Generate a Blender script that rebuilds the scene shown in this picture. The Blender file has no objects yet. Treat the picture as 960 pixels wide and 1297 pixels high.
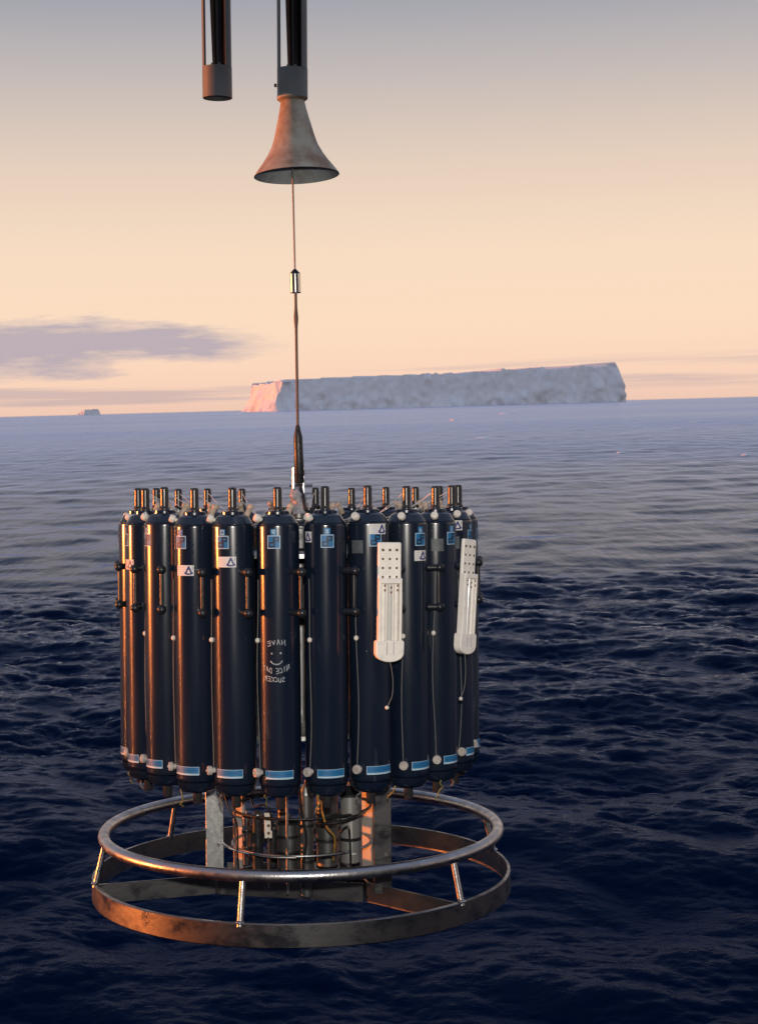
import bpy, bmesh, math, random
import numpy as np
from mathutils import Vector, Matrix, noise as mnoise

SC = bpy.context.scene
COL = SC.collection
RAD = math.radians
random.seed(7)

# ------------------------------------------------------------------ camera
CAM_H = 6.0
F_PX, PITCH, ROLL = 1938.75, 0.0693, -0.0270          # focal length in px of a 960 px wide frame
cam_d = bpy.data.cameras.new('camera')
cam_d.sensor_fit = 'HORIZONTAL'
cam_d.sensor_width = 24.0
cam_d.lens = F_PX / 960.0 * 24.0
cam_d.dof.use_dof = True                              # focused on the near bottles, stopped down
cam_d.dof.focus_distance = 4.6
cam_d.dof.aperture_fstop = 16.0
cam_d.clip_start = 0.1
cam_d.clip_end = 120000.0
cam = bpy.data.objects.new('camera', cam_d)
COL.objects.link(cam)
W2C = Matrix.Rotation(ROLL, 3, 'Y') @ Matrix.Rotation(PITCH, 3, 'X')
CAM_R = W2C.inverted()
CAM_P = Vector((0, 0, CAM_H))
cam.matrix_world = Matrix.Translation(CAM_P) @ (CAM_R @ Matrix.Rotation(RAD(90), 3, 'X')).to_4x4()
SC.camera = cam

# ------------------------------------------------------------------ sky, sun, exposure
SUN_ELEV, SUN_BACK = 0.6, 0.5                          # low sun on the left, a little behind the subject
sun_dir = Vector((-math.cos(RAD(SUN_ELEV)) * math.cos(RAD(SUN_BACK)),
                  math.cos(RAD(SUN_ELEV)) * math.sin(RAD(SUN_BACK)), math.sin(RAD(SUN_ELEV))))
world = bpy.data.worlds.new('World')
SC.world = world
world.use_nodes = True


def build_world():
    nt = world.node_tree
    N, L = nt.nodes, nt.links
    N.clear()
    out = N.new('ShaderNodeOutputWorld')
    bg = N.new('ShaderNodeBackground')
    L.new(bg.outputs[0], out.inputs[0])
    tc = N.new('ShaderNodeTexCoord')
    sep = N.new('ShaderNodeSeparateXYZ')
    L.new(tc.outputs['Generated'], sep.inputs[0])

    def m(op, a, b=None, c=None, clamp=False):
        n = N.new('ShaderNodeMath')
        n.operation = op
        n.use_clamp = clamp
        for i, v in enumerate((a, b, c)):
            if v is None:
                continue
            if isinstance(v, (int, float)):
                n.inputs[i].default_value = v
            else:
                L.new(v, n.inputs[i])
        return n.outputs[0]

    def ramp(fac, stops, interp='LINEAR'):
        r = N.new('ShaderNodeValToRGB')
        r.color_ramp.interpolation = interp
        e = r.color_ramp.elements
        while len(e) < len(stops):
            e.new(0.5)
        for el, (p, c) in zip(e, stops):
            el.position = p
            el.color = (*c, 1) if len(c) == 3 else c
        L.new(fac, r.inputs[0])
        return r.outputs[0]

    def mixc(fac, a, b, blend='MIX'):
        n = N.new('ShaderNodeMix')
        n.data_type = 'RGBA'
        n.blend_type = blend
        if isinstance(fac, (int, float)):
            n.inputs[0].default_value = fac
        else:
            L.new(fac, n.inputs[0])
        for s, v in ((6, a), (7, b)):
            if isinstance(v, tuple):
                n.inputs[s].default_value = (*v, 1)
            else:
                L.new(v, n.inputs[s])
        return n.outputs[2]
    elev = m('MULTIPLY', m('ARCSINE', sep.outputs[2]), 180 / math.pi)      # degrees
    azim = m('MULTIPLY', m('ARCTAN2', sep.outputs[0], sep.outputs[1]), 180 / math.pi)
    # twilight gradient: peach belt above the horizon, mauve grey, then dusk blue
    e01 = m('DIVIDE', elev, 90.0, clamp=True)
    g = ramp(e01, [(0.0, (0.87, 0.58, 0.46)), (0.012, (0.95, 0.66, 0.50)), (0.03, (0.97, 0.715, 0.53)),
                   (0.062, (0.93, 0.715, 0.54)), (0.10, (0.77, 0.615, 0.505)), (0.135, (0.54, 0.485, 0.47)),
                   (0.165, (0.35, 0.36, 0.415)), (0.22, (0.33, 0.355, 0.46)), (0.42, (0.29, 0.345, 0.49)),
                   (0.7, (0.24, 0.30, 0.45)), (1.0, (0.21, 0.27, 0.42))])
    # cooler towards the left of the view at height (the belt leans with the sun's side)
    sky = N.new('ShaderNodeTexSky')
    sky.sky_type = 'NISHITA'
    sky.sun_disc = False
    sky.sun_elevation = RAD(SUN_ELEV)
    sky.sun_rotation = math.atan2(sun_dir.x, sun_dir.y)
    sky.altitude = 0
    sky.dust_density = 2.0
    nis = N.new('ShaderNodeVectorMath')
    nis.operation = 'SCALE'
    L.new(sky.outputs[0], nis.inputs[0])
    nis.inputs['Scale'].default_value = 0.012
    g = mixc(1.0, g, nis.outputs[0], 'ADD')
    # ---- clouds, in sky direction space
    comb = N.new('ShaderNodeCombineXYZ')
    L.new(m('MULTIPLY', azim, 0.16), comb.inputs[0])
    L.new(m('MULTIPLY', elev, 0.95), comb.inputs[1])
    n1 = N.new('ShaderNodeTexNoise')
    n1.inputs['Scale'].default_value = 1.3
    n1.inputs['Detail'].default_value = 7
    n1.inputs['Roughness'].default_value = 0.6
    L.new(comb.outputs[0], n1.inputs['Vector'])
    comb2 = N.new('ShaderNodeCombineXYZ')
    L.new(m('MULTIPLY', azim, 0.05), comb2.inputs[0])
    L.new(m('MULTIPLY', elev, 2.2), comb2.inputs[1])
    comb2.inputs[2].default_value = 4.3
    n2 = N.new('ShaderNodeTexNoise')
    n2.inputs['Scale'].default_value = 1.0
    n2.inputs['Detail'].default_value = 5
    n2.inputs['Roughness'].default_value = 0.55
    L.new(comb2.outputs[0], n2.inputs['Vector'])
    # stratus bank: flat base, billowed top, thinning to the right
    thick = m('MULTIPLY', m('SUBTRACT', -2.2, azim), 0.105)
    thick = m('MINIMUM', m('MAXIMUM', thick, 0.0), 0.95)
    ec = m('ADD', 2.5, m('MULTIPLY', m('ADD', azim, 9.0), -0.012))
    dz = m('SUBTRACT', elev, ec)
    absd = m('ABSOLUTE', dz)
    cov = m('SUBTRACT', thick, absd)
    cov = m('ADD', cov, m('MULTIPLY', m('SUBTRACT', n1.outputs[0], 0.42), 3.2))
    cov = m('MULTIPLY', cov, 1.4, clamp=True)
    far_left = m('SUBTRACT', 1.0, m('MULTIPLY', m('SUBTRACT', -24.0, azim), 0.12, clamp=True))
    cov = m('MULTIPLY', cov, far_left)
    cov = m('MULTIPLY', cov, m('MULTIPLY', m('SUBTRACT', -2.9, azim), 0.35, clamp=True))
    cov = m('MULTIPLY', cov, 0.9)
    g = mixc(cov, g, (0.46, 0.40, 0.46))
    # thin haze bars low on the horizon, all round
    bars = m('MULTIPLY', m('SUBTRACT', n2.outputs[0], 0.50), 7.0, clamp=True)
    low = m('MULTIPLY', m('SUBTRACT', 1.75, elev), 2.0, clamp=True)
    bars = m('MULTIPLY', m('MULTIPLY', bars, low), 0.62)
    g = mixc(bars, g, (0.50, 0.40, 0.42))
    # below the horizon (never seen: the sea covers it)
    below = m('MULTIPLY', m('SUBTRACT', 0.0, elev), 4.0, clamp=True)
    g = mixc(below, g, (0.03, 0.04, 0.06))
    L.new(g, bg.inputs[0])
    bg.inputs[1].default_value = 1.0


build_world()

sun_d = bpy.data.lights.new('sun', 'SUN')
sun_d.energy = 5.0
sun_d.angle = RAD(0.6)
sun_d.color = (1.0, 0.235, 0.042)
sun = bpy.data.objects.new('sun', sun_d)
sun.rotation_euler = (-sun_dir).to_track_quat('-Z', 'Y').to_euler()
sun.location = (0, 0, 40)
COL.objects.link(sun)
# the photographer's flash: its streak shows down the middle of every bottle
fl_d = bpy.data.lights.new('camera_flash', 'SPOT')
fl_d.energy = 600.0
fl_d.spot_size = RAD(44)
fl_d.spot_blend = 1.0
fl_d.shadow_soft_size = 0.05
fl_d.color = (1.0, 0.93, 0.84)
fl = bpy.data.objects.new('camera_flash', fl_d)
fl.location = (0.03, 0.05, CAM_H + 0.22)
fl.rotation_euler = (Vector((-0.2, 5.0, CAM_H - 0.66)) - fl.location).to_track_quat('-Z', 'Y').to_euler()
COL.objects.link(fl)

SC.view_settings.view_transform = 'Standard'
SC.view_settings.look = 'None'
SC.view_settings.exposure = 0.0
SC.view_settings.gamma = 1.0


# ------------------------------------------------------------------ pixel helpers (960 x 1297 frame)
def ray(px, py):
    v = Vector(((px - 480) / F_PX, 1.0, (648.5 - py) / F_PX))
    return (CAM_R @ v).normalized()


def at_depth(px, py, Y):
    r = ray(px, py)
    return CAM_P + r * (Y / r.y)


# rosette frame: local z = 0 at the level of the bottle posts' tops, axis = local z
ROS = (Matrix.Translation((-0.26, 4.996, CAM_H - 0.2576))
       @ Matrix.Rotation(-0.057, 4, 'X') @ Matrix.Rotation(0.0175, 4, 'Y'))
ROS_I = ROS.inverted()


def ros_px(px, py, yl):
    """point of the rosette's local plane y = yl that is seen at the pixel"""
    o = ROS_I @ CAM_P
    d = ROS_I.to_3x3() @ ray(px, py)
    return o + d * ((yl - o.y) / d.y)


# ------------------------------------------------------------------ materials
MATS = {}


def mat(name, base, rough=0.5, metal=0.0, var=0.0, var2=None, scale=20.0, stretch=(1, 1, 1), rvar=0.0,
        bump=0.0, bscale=60.0, spec=0.5, ior=1.45, coat=0.0, detail=5.0, lo=0.35, hi=0.65):
    if name in MATS:
        return MATS[name]
    mt = bpy.data.materials.new(name)
    mt.use_nodes = True
    nt = mt.node_tree
    N, L = nt.nodes, nt.links
    b = N['Principled BSDF']
    b.inputs['Base Color'].default_value = (*base, 1)
    b.inputs['Roughness'].default_value = rough
    b.inputs['Metallic'].default_value = metal
    b.inputs['IOR'].default_value = ior
    b.inputs['Specular IOR Level'].default_value = spec
    b.inputs['Coat Weight'].default_value = coat
    tc = N.new('ShaderNodeTexCoord')
    mp = N.new('ShaderNodeMapping')
    mp.inputs['Scale'].default_value = stretch
    L.new(tc.outputs['Object'], mp.inputs[0])
    oi = N.new('ShaderNodeObjectInfo')
    va = N.new('ShaderNodeVectorMath')
    va.operation = 'MULTIPLY_ADD'
    va.inputs[1].default_value = (3.1, 5.7, 7.3)
    L.new(oi.outputs['Random'], va.inputs[0])
    L.new(mp.outputs[0], va.inputs[2])
    if var > 0 or rvar > 0:
        n = N.new('ShaderNodeTexNoise')
        n.inputs['Scale'].default_value = scale
        n.inputs['Detail'].default_value = detail
        n.inputs['Roughness'].default_value = 0.62
        L.new(va.outputs[0], n.inputs['Vector'])
        mr = N.new('ShaderNodeMapRange')
        mr.inputs['From Min'].default_value = lo
        mr.inputs['From Max'].default_value = hi
        L.new(n.outputs[0], mr.inputs[0])
        if var > 0:
            mx = N.new('ShaderNodeMix')
            mx.data_type = 'RGBA'
            mx.inputs[6].default_value = (*base, 1)
            c2 = var2 if var2 else tuple(c * 0.4 for c in base)
            mx.inputs[7].default_value = (*c2, 1)
            mm = N.new('ShaderNodeMath')
            mm.operation = 'MULTIPLY'
            mm.inputs[1].default_value = var
            L.new(mr.outputs[0], mm.inputs[0])
            L.new(mm.outputs[0], mx.inputs[0])
            L.new(mx.outputs[2], b.inputs['Base Color'])
        if rvar > 0:
            ma = N.new('ShaderNodeMath')
            ma.operation = 'MULTIPLY_ADD'
            ma.inputs[1].default_value = rvar
            ma.inputs[2].default_value = rough - rvar * 0.5
            ma.use_clamp = True
            L.new(mr.outputs[0], ma.inputs[0])
            L.new(ma.outputs[0], b.inputs['Roughness'])
    if bump > 0:
        n3 = N.new('ShaderNodeTexNoise')
        n3.inputs['Scale'].default_value = bscale
        n3.inputs['Detail'].default_value = 4
        L.new(va.outputs[0], n3.inputs['Vector'])
        bp = N.new('ShaderNodeBump')
        bp.inputs['Strength'].default_value = 1.0
        bp.inputs['Distance'].default_value = bump
        L.new(n3.outputs[0], bp.inputs['Height'])
        L.new(bp.outputs[0], b.inputs['Normal'])
    MATS[name] = mt
    return mt


def pvc_mat():
    """dark wet PVC: gloss broken by run-off streaks, dried salt and clinging drops"""
    mt = mat('bottle_pvc', (0.0055, 0.0105, 0.0230), rough=0.205, var=0.5, var2=(0.012, 0.017, 0.027), scale=14,
             stretch=(1, 1, 0.10), rvar=0.10, ior=1.5, lo=0.42, hi=0.75)
    nt = mt.node_tree
    N, L = nt.nodes, nt.links
    b = N['Principled BSDF']
    tc = next(n for n in N if n.type == 'TEX_COORD')
    v = N.new('ShaderNodeTexVoronoi')
    v.inputs['Scale'].default_value = 55
    L.new(tc.outputs['Object'], v.inputs['Vector'])
    mr = N.new('ShaderNodeMapRange')
    mr.interpolation_type = 'SMOOTHSTEP'
    mr.inputs['From Min'].default_value = 0.0
    mr.inputs['From Max'].default_value = 0.14
    mr.inputs['To Min'].default_value = 1.0
    mr.inputs['To Max'].default_value = 0.0
    L.new(v.outputs['Distance'], mr.inputs[0])
    sp = N.new('ShaderNodeSeparateColor')
    L.new(v.outputs['Color'], sp.inputs[0])
    gt = N.new('ShaderNodeMath')
    gt.operation = 'GREATER_THAN'
    gt.inputs[1].default_value = 0.80
    L.new(sp.outputs[0], gt.inputs[0])
    mu = N.new('ShaderNodeMath')
    mu.operation = 'MULTIPLY'
    L.new(mr.outputs[0], mu.inputs[0])
    L.new(gt.outputs[0], mu.inputs[1])
    n = N.new('ShaderNodeTexNoise')
    n.inputs['Scale'].default_value = 9
    mp = N.new('ShaderNodeMapping')
    mp.inputs['Scale'].default_value = (1, 1, 0.25)
    L.new(tc.outputs['Object'], mp.inputs[0])
    L.new(mp.outputs[0], n.inputs['Vector'])
    ad = N.new('ShaderNodeMath')
    ad.operation = 'MULTIPLY_ADD'
    ad.inputs[1].default_value = 0.5
    L.new(n.outputs[0], ad.inputs[0])
    L.new(mu.outputs[0], ad.inputs[2])
    bp = N.new('ShaderNodeBump')
    bp.inputs['Strength'].default_value = 1.0
    bp.inputs['Distance'].default_value = 0.0022
    L.new(ad.outputs[0], bp.inputs['Height'])
    L.new(bp.outputs[0], b.inputs['Normal'])
    # dried salt smears and drip marks
    va = next(q for q in N if q.type == 'VECT_MATH')
    mp3 = N.new('ShaderNodeMapping')
    mp3.inputs['Scale'].default_value = (1.0, 1.0, 2.6)
    L.new(va.outputs[0], mp3.inputs[0])
    ns = N.new('ShaderNodeTexNoise')
    ns.inputs['Scale'].default_value = 13
    ns.inputs['Detail'].default_value = 8
    ns.inputs['Roughness'].default_value = 0.68
    L.new(mp3.outputs[0], ns.inputs['Vector'])
    ms = N.new('ShaderNodeMapRange')
    ms.inputs['From Min'].default_value = 0.62
    ms.inputs['From Max'].default_value = 0.78
    ms.inputs['To Max'].default_value = 0.75
    L.new(ns.outputs[0], ms.inputs[0])
    src = b.inputs['Base Color'].links[0].from_socket
    mx = N.new('ShaderNodeMix')
    mx.data_type = 'RGBA'
    L.new(ms.outputs[0], mx.inputs[0])
    L.new(src, mx.inputs[6])
    mx.inputs[7].default_value = (0.075, 0.082, 0.092, 1)
    L.new(mx.outputs[2], b.inputs['Base Color'])
    return mt


PVC = pvc_mat()
pb_ = PVC.node_tree.nodes['Principled BSDF']
pb_.inputs['Anisotropic'].default_value = 0.40
pb_.inputs['Specular IOR Level'].default_value = 0.56
tg_ = PVC.node_tree.nodes.new('ShaderNodeTangent')
tg_.direction_type = 'RADIAL'
tg_.axis = 'Z'
PVC.node_tree.links.new(tg_.outputs[0], pb_.inputs['Tangent'])
pb_.inputs['Coat Weight'].default_value = 0.15
PVC.node_tree.nodes['Principled BSDF'].inputs['Coat Roughness'].default_value = 0.10
BLACK = mat('black_plastic', (0.012, 0.014, 0.018), rough=0.35, rvar=0.2, scale=40)
POSTM = mat('dark_post', (0.026, 0.024, 0.026), rough=0.26, rvar=0.1, scale=30)
WHITE = mat('white_plastic', (0.74, 0.68, 0.60), rough=0.45, var=0.35, var2=(0.42, 0.36, 0.30), scale=60)
RACKW = mat('white_rack_paint', (0.84, 0.78, 0.70), rough=0.42, var=0.4, var2=(0.45, 0.42, 0.37), scale=38, lo=0.45, hi=0.8,
            bump=0.0006, bscale=120)
GLASS = mat('thermometer_glass', (0.62, 0.60, 0.56), rough=0.12, var=0.5, var2=(0.35, 0.34, 0.33), scale=25, stretch=(1, 1, 0.2))
HOLE = mat('dark_hole', (0.12, 0.075, 0.05), rough=0.8)
BLUE = mat('label_blue', (0.008, 0.145, 0.33), rough=0.5, var=0.45, var2=(0.010, 0.085, 0.22), scale=70)
PAPER = mat('label_white', (0.66, 0.63, 0.60), rough=0.5, var=0.25, var2=(0.45, 0.42, 0.40), scale=50)
PALE = mat('label_border', (0.42, 0.56, 0.66), rough=0.5, var=0.2, scale=50)
INK = mat('label_ink', (0.012, 0.016, 0.03), rough=0.5)
NAVY = mat('emblem_navy', (0.03, 0.035, 0.16), rough=0.5)
FAINT = mat('faint_print', (0.40, 0.40, 0.44), rough=0.6)
PATCH = mat('grey_tape', (0.09, 0.10, 0.11), rough=0.5, var=0.6, var2=(0.03, 0.035, 0.04), scale=70)
PAINT = mat('white_marker', (0.52, 0.55, 0.56), rough=0.6, var=0.9, var2=(0.10, 0.12, 0.14), scale=130)
CORD = mat('lanyard_cord', (0.16, 0.15, 0.14), rough=0.7, var=0.7, var2=(0.08, 0.09, 0.10), scale=120)
LINE = mat('nylon_line', (0.55, 0.53, 0.50), rough=0.35)
STEEL = mat('guard_steel', (0.42, 0.41, 0.41), rough=0.36, metal=1.0, var=0.5, var2=(0.22, 0.21, 0.21), scale=22, rvar=0.2,
            bump=0.0006, bscale=160)
BANDM = mat('band_aluminium', (0.21, 0.205, 0.21), rough=0.40, metal=1.0, var=0.8, var2=(0.07, 0.068, 0.07), scale=11,
            stretch=(1, 1, 1.6), rvar=0.32, bump=0.0004, bscale=45)
PLATEM = mat('plate_aluminium', (0.52, 0.52, 0.51), rough=0.42, metal=0.9, var=0.85, var2=(0.20, 0.20, 0.20), scale=18,
             stretch=(1, 1, 0.5), rvar=0.3, bump=0.001, bscale=60)
HOUSING = mat('instrument_grey', (0.20, 0.20, 0.20), rough=0.38, metal=0.85, var=0.5, var2=(0.10, 0.10, 0.10), scale=30, rvar=0.2)
PIPE = mat('pipe_grey', (0.42, 0.38, 0.35), rough=0.5, var=0.4, var2=(0.26, 0.22, 0.20), scale=30)
RUBBER = mat('black_rubber', (0.010, 0.010, 0.012), rough=0.42, rvar=0.2, scale=50)
CABLEM = mat('wire_rope', (0.14, 0.09, 0.065), rough=0.5, metal=0.4, var=0.6, var2=(0.05, 0.035, 0.03), scale=200)
CABLET = mat('wire_rope_clean', (0.30, 0.26, 0.25), rough=0.45, metal=0.5, var=0.5, scale=200)
CHROME = mat('polished_steel', (0.62, 0.60, 0.58), rough=0.18, metal=1.0, var=0.3, scale=60)
WRAP = mat('plastic_wrap', (0.36, 0.34, 0.37), rough=0.35, var=0.7, var2=(0.10, 0.10, 0.12), scale=30, bump=0.006, bscale=26)
TUBING = mat('green_tubing', (0.16, 0.15, 0.05), rough=0.4)
BELLM = mat('bell_paint', (0.44, 0.41, 0.33), rough=0.6, var=0.75, var2=(0.20, 0.095, 0.04), scale=13, lo=0.40, hi=0.66,
            bump=0.0015, bscale=45)
BELLIN = mat('bell_inside', (0.42, 0.45, 0.45), rough=0.6, var=0.8, var2=(0.20, 0.12, 0.07), scale=14, stretch=(1, 1, 0.3), lo=0.48, hi=0.7)
TUBEM = mat('tube_paint', (0.17, 0.19, 0.19), rough=0.55, var=0.6, var2=(0.16, 0.12, 0.09), scale=16, lo=0.55, hi=0.75, bump=0.001, bscale=50)
TUBED = mat('tube_dark_steel', (0.035, 0.033, 0.034), rough=0.25, metal=0.6, var=0.5, var2=(0.10, 0.085, 0.08), scale=20,
            stretch=(1, 1, 0.06), rvar=0.2)
RUST = mat('rusty_steel', (0.26, 0.12, 0.07), rough=0.7, var=0.6, var2=(0.12, 0.06, 0.04), scale=30)


# ------------------------------------------------------------------ mesh builder
class MB:
    def __init__(self):
        self.v, self.f, self.m = [], [], []

    def add(self, vs, fs, mi=0):
        o = len(self.v)
        self.v += [tuple(p) for p in vs]
        self.f += [tuple(i + o for i in q) for q in fs]
        self.m += [mi] * len(fs)

    def frame(self, d):
        d = Vector(d).normalized()
        a = Vector((0, 0, 1)) if abs(d.z) < 0.9 else Vector((1, 0, 0))
        x = d.cross(a).normalized()
        return x, d.cross(x).normalized(), d

    def cyl(self, p0, p1, r0, r1=None, n=16, mi=0, bev=0.0):
        p0, p1 = Vector(p0), Vector(p1)
        r1 = r0 if r1 is None else r1
        d = p1 - p0
        h = d.length
        if bev:
            prof = [(0, 0), (r0 - bev, 0), (r0, bev), (r1, h - bev), (r1 - bev, h), (0, h)]
        else:
            prof = [(0, 0), (r0, 0), (r1, h), (0, h)]
        self.lathe(prof, n, p0, d, mi)

    def lathe(self, prof, n=24, org=(0, 0, 0), axis=(0, 0, 1), mi=0):
        x, y, d = self.frame(axis)
        org = Vector(org)
        vs, fs, rings = [], [], []
        for r, z in prof:
            if r < 1e-6:
                rings.append([len(vs)])
                vs.append(org + d * z)
            else:
                rings.append(list(range(len(vs), len(vs) + n)))
                for i in range(n):
                    a = 2 * math.pi * i / n
                    vs.append(org + x * (r * math.cos(a)) + y * (r * math.sin(a)) + d * z)
        for A, B in zip(rings, rings[1:]):
            for i in range(n):
                j = (i + 1) % n
                if len(A) == 1 and len(B) == 1:
                    continue
                if len(A) == 1:
                    fs.append((A[0], B[j], B[i]))
                elif len(B) == 1:
                    fs.append((A[i], A[j], B[0]))
                else:
                    fs.append((A[i], A[j], B[j], B[i]))
        self.add(vs, fs, mi)

    def tube(self, pts, r, n=8, closed=False, mi=0):
        pts = [Vector(p) for p in pts]
        k = len(pts)
        vs, fs = [], []
        prev = None
        for i, p in enumerate(pts):
            if closed:
                t = pts[(i + 1) % k] - pts[i - 1]
            else:
                t = pts[min(i + 1, k - 1)] - pts[max(i - 1, 0)]
            t.normalize()
            if prev is None:
                x, y, _ = self.frame(t)
            else:
                x = (prev - t * prev.dot(t)).normalized()
                y = t.cross(x)
            prev = x
            rr = r[i] if isinstance(r, (list, tuple)) else r
            for j in range(n):
                a = 2 * math.pi * j / n
                vs.append(p + x * (rr * math.cos(a)) + y * (rr * math.sin(a)))
        for i in range(k if closed else k - 1):
            for j in range(n):
                a, b = i * n + j, i * n + (j + 1) % n
                i2 = (i + 1) % k
                fs.append((a, b, i2 * n + (j + 1) % n, i2 * n + j))
        if not closed:
            fs.append(tuple(range(n))[::-1])
            fs.append(tuple((k - 1) * n + j for j in range(n)))
        self.add(vs, fs, mi)

    def ball(self, c, r, n=12, mi=0, squash=1.0):
        prof = [(r * math.sin(math.pi * i / 8), -r * squash * math.cos(math.pi * i / 8)) for i in range(9)]
        prof[0] = (0, -r * squash)
        prof[-1] = (0, r * squash)
        self.lathe(prof, n, c, (0, 0, 1), mi)

    def box(self, c, half, R=None, bev=0.0, mi=0):
        """box with chamfered long edges"""
        c = Vector(c)
        R = R or Matrix.Identity(3)
        hx, hy, hz = half
        if bev <= 0:
            vs = [c + R @ Vector((sx * hx, sy * hy, sz * hz)) for sx in (-1, 1) for sy in (-1, 1) for sz in (-1, 1)]
            fs = [(0, 1, 3, 2), (4, 6, 7, 5), (0, 4, 5, 1), (2, 3, 7, 6), (0, 2, 6, 4), (1, 5, 7, 3)]
            self.add(vs, fs, mi)
            return
        b = bev
        loop = [(-hx + b, -hy), (hx - b, -hy), (hx, -hy + b), (hx, hy - b), (hx - b, hy), (-hx + b, hy), (-hx, hy - b), (-hx, -hy + b)]
        vs = []
        for z, s in ((-hz, b), (-hz + b, 0), (hz - b, 0), (hz, b)):
            for x, y in loop:
                k1 = (hx - s) / hx
                k2 = (hy - s) / hy
                vs.append(c + R @ Vector((x * k1, y * k2, z)))
        fs = [tuple(range(8))[::-1], tuple(24 + i for i in range(8))]
        for lv in range(3):
            for i in range(8):
                j = (i + 1) % 8
                fs.append((lv * 8 + i, lv * 8 + j, lv * 8 + 8 + j, lv * 8 + 8 + i))
        self.add(vs, fs, mi)

    def mesh(self, name, mats, smooth=True, angle=35, recalc=True):
        me = bpy.data.meshes.new(name)
        me.from_pydata(self.v, [], self.f)
        for mt in (mats if isinstance(mats, (list, tuple)) else [mats]):
            me.materials.append(mt)
        me.polygons.foreach_set('material_index', self.m)
        if recalc:
            bm = bmesh.new()
            bm.from_mesh(me)
            bmesh.ops.recalc_face_normals(bm, faces=bm.faces)
            bm.to_mesh(me)
            bm.free()
        if smooth:
            me.polygons.foreach_set('use_smooth', [True] * len(me.polygons))
            me.set_sharp_from_angle(angle=RAD(angle))
        me.update()
        return me


def put(name, me, parent=None, mtx=None):
    o = bpy.data.objects.new(name, me)
    COL.objects.link(o)
    if parent is not None:
        o.parent = parent
    if mtx is not None:
        o.matrix_local = mtx
    return o


def root(name, mtx, label, cat, group=None):
    o = bpy.data.objects.new(name, None)
    o.empty_display_size = 0.1
    COL.objects.link(o)
    o.matrix_world = mtx
    tag(o, label, cat, group)
    return o


def tag(o, label, cat, group=None):
    o['label'] = label
    o['category'] = cat
    if group:
        o['group'] = group


def shift(pts, c):
    return [Vector(p) - Vector(c) for p in pts]


# ------------------------------------------------------------------ the sea
def ocean_tile(n, L, lmin, lmax, slope, wind, spread, seed, power=4.0):
    """periodic random sea: height and horizontal (choppy) displacement"""
    rng = np.random.default_rng(seed)
    k1 = np.fft.fftfreq(n, d=L / n) * 2 * np.pi
    kx, ky = np.meshgrid(k1, k1, indexing='ij')
    k = np.hypot(kx, ky)
    k[0, 0] = 1
    kmin, kmax = 2 * np.pi / lmax, 2 * np.pi / lmin
    S = k ** -power * np.exp(-(kmin / k) ** 2) * np.exp(-(k / kmax) ** 2)
    ca = (kx * wind[0] + ky * wind[1]) / k
    S *= (spread + (1 - spread) * np.abs(ca) ** 4) * np.where(ca > 0, 1.0, 0.12)
    S[0, 0] = 0
    amp = np.sqrt(S) * (rng.normal(size=(n, n)) + 1j * rng.normal(size=(n, n)))
    h = np.fft.ifft2(amp).real
    dx = np.fft.ifft2(amp * 1j * kx).real
    dy = np.fft.ifft2(amp * 1j * ky).real
    s = slope / math.sqrt((dx ** 2 + dy ** 2).mean())
    cx = np.fft.ifft2(amp * -1j * kx / k).real
    cy = np.fft.ifft2(amp * -1j * ky / k).real
    return h * s, cx * s, cy * s


def sample(tile, L, x, y):
    n = tile.shape[0]
    u, v = (x / L * n) % n, (y / L * n) % n
    i, j = np.floor(u).astype(int), np.floor(v).astype(int)
    fu, fv = u - i, v - j
    i %= n
    j %= n
    i2, j2 = (i + 1) % n, (j + 1) % n
    return ((tile[i, j] * (1 - fu) + tile[i2, j] * fu) * (1 - fv) + (tile[i, j2] * (1 - fu) + tile[i2, j2] * fu) * fv)


def sstep(a, b, x):
    t = np.clip((x - a) / (b - a), 0, 1)
    return t * t * (3 - 2 * t)


WATER_POW = 1.9
EDGE_R = 55.0                                          # the rippled water ends and the slick begins


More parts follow.
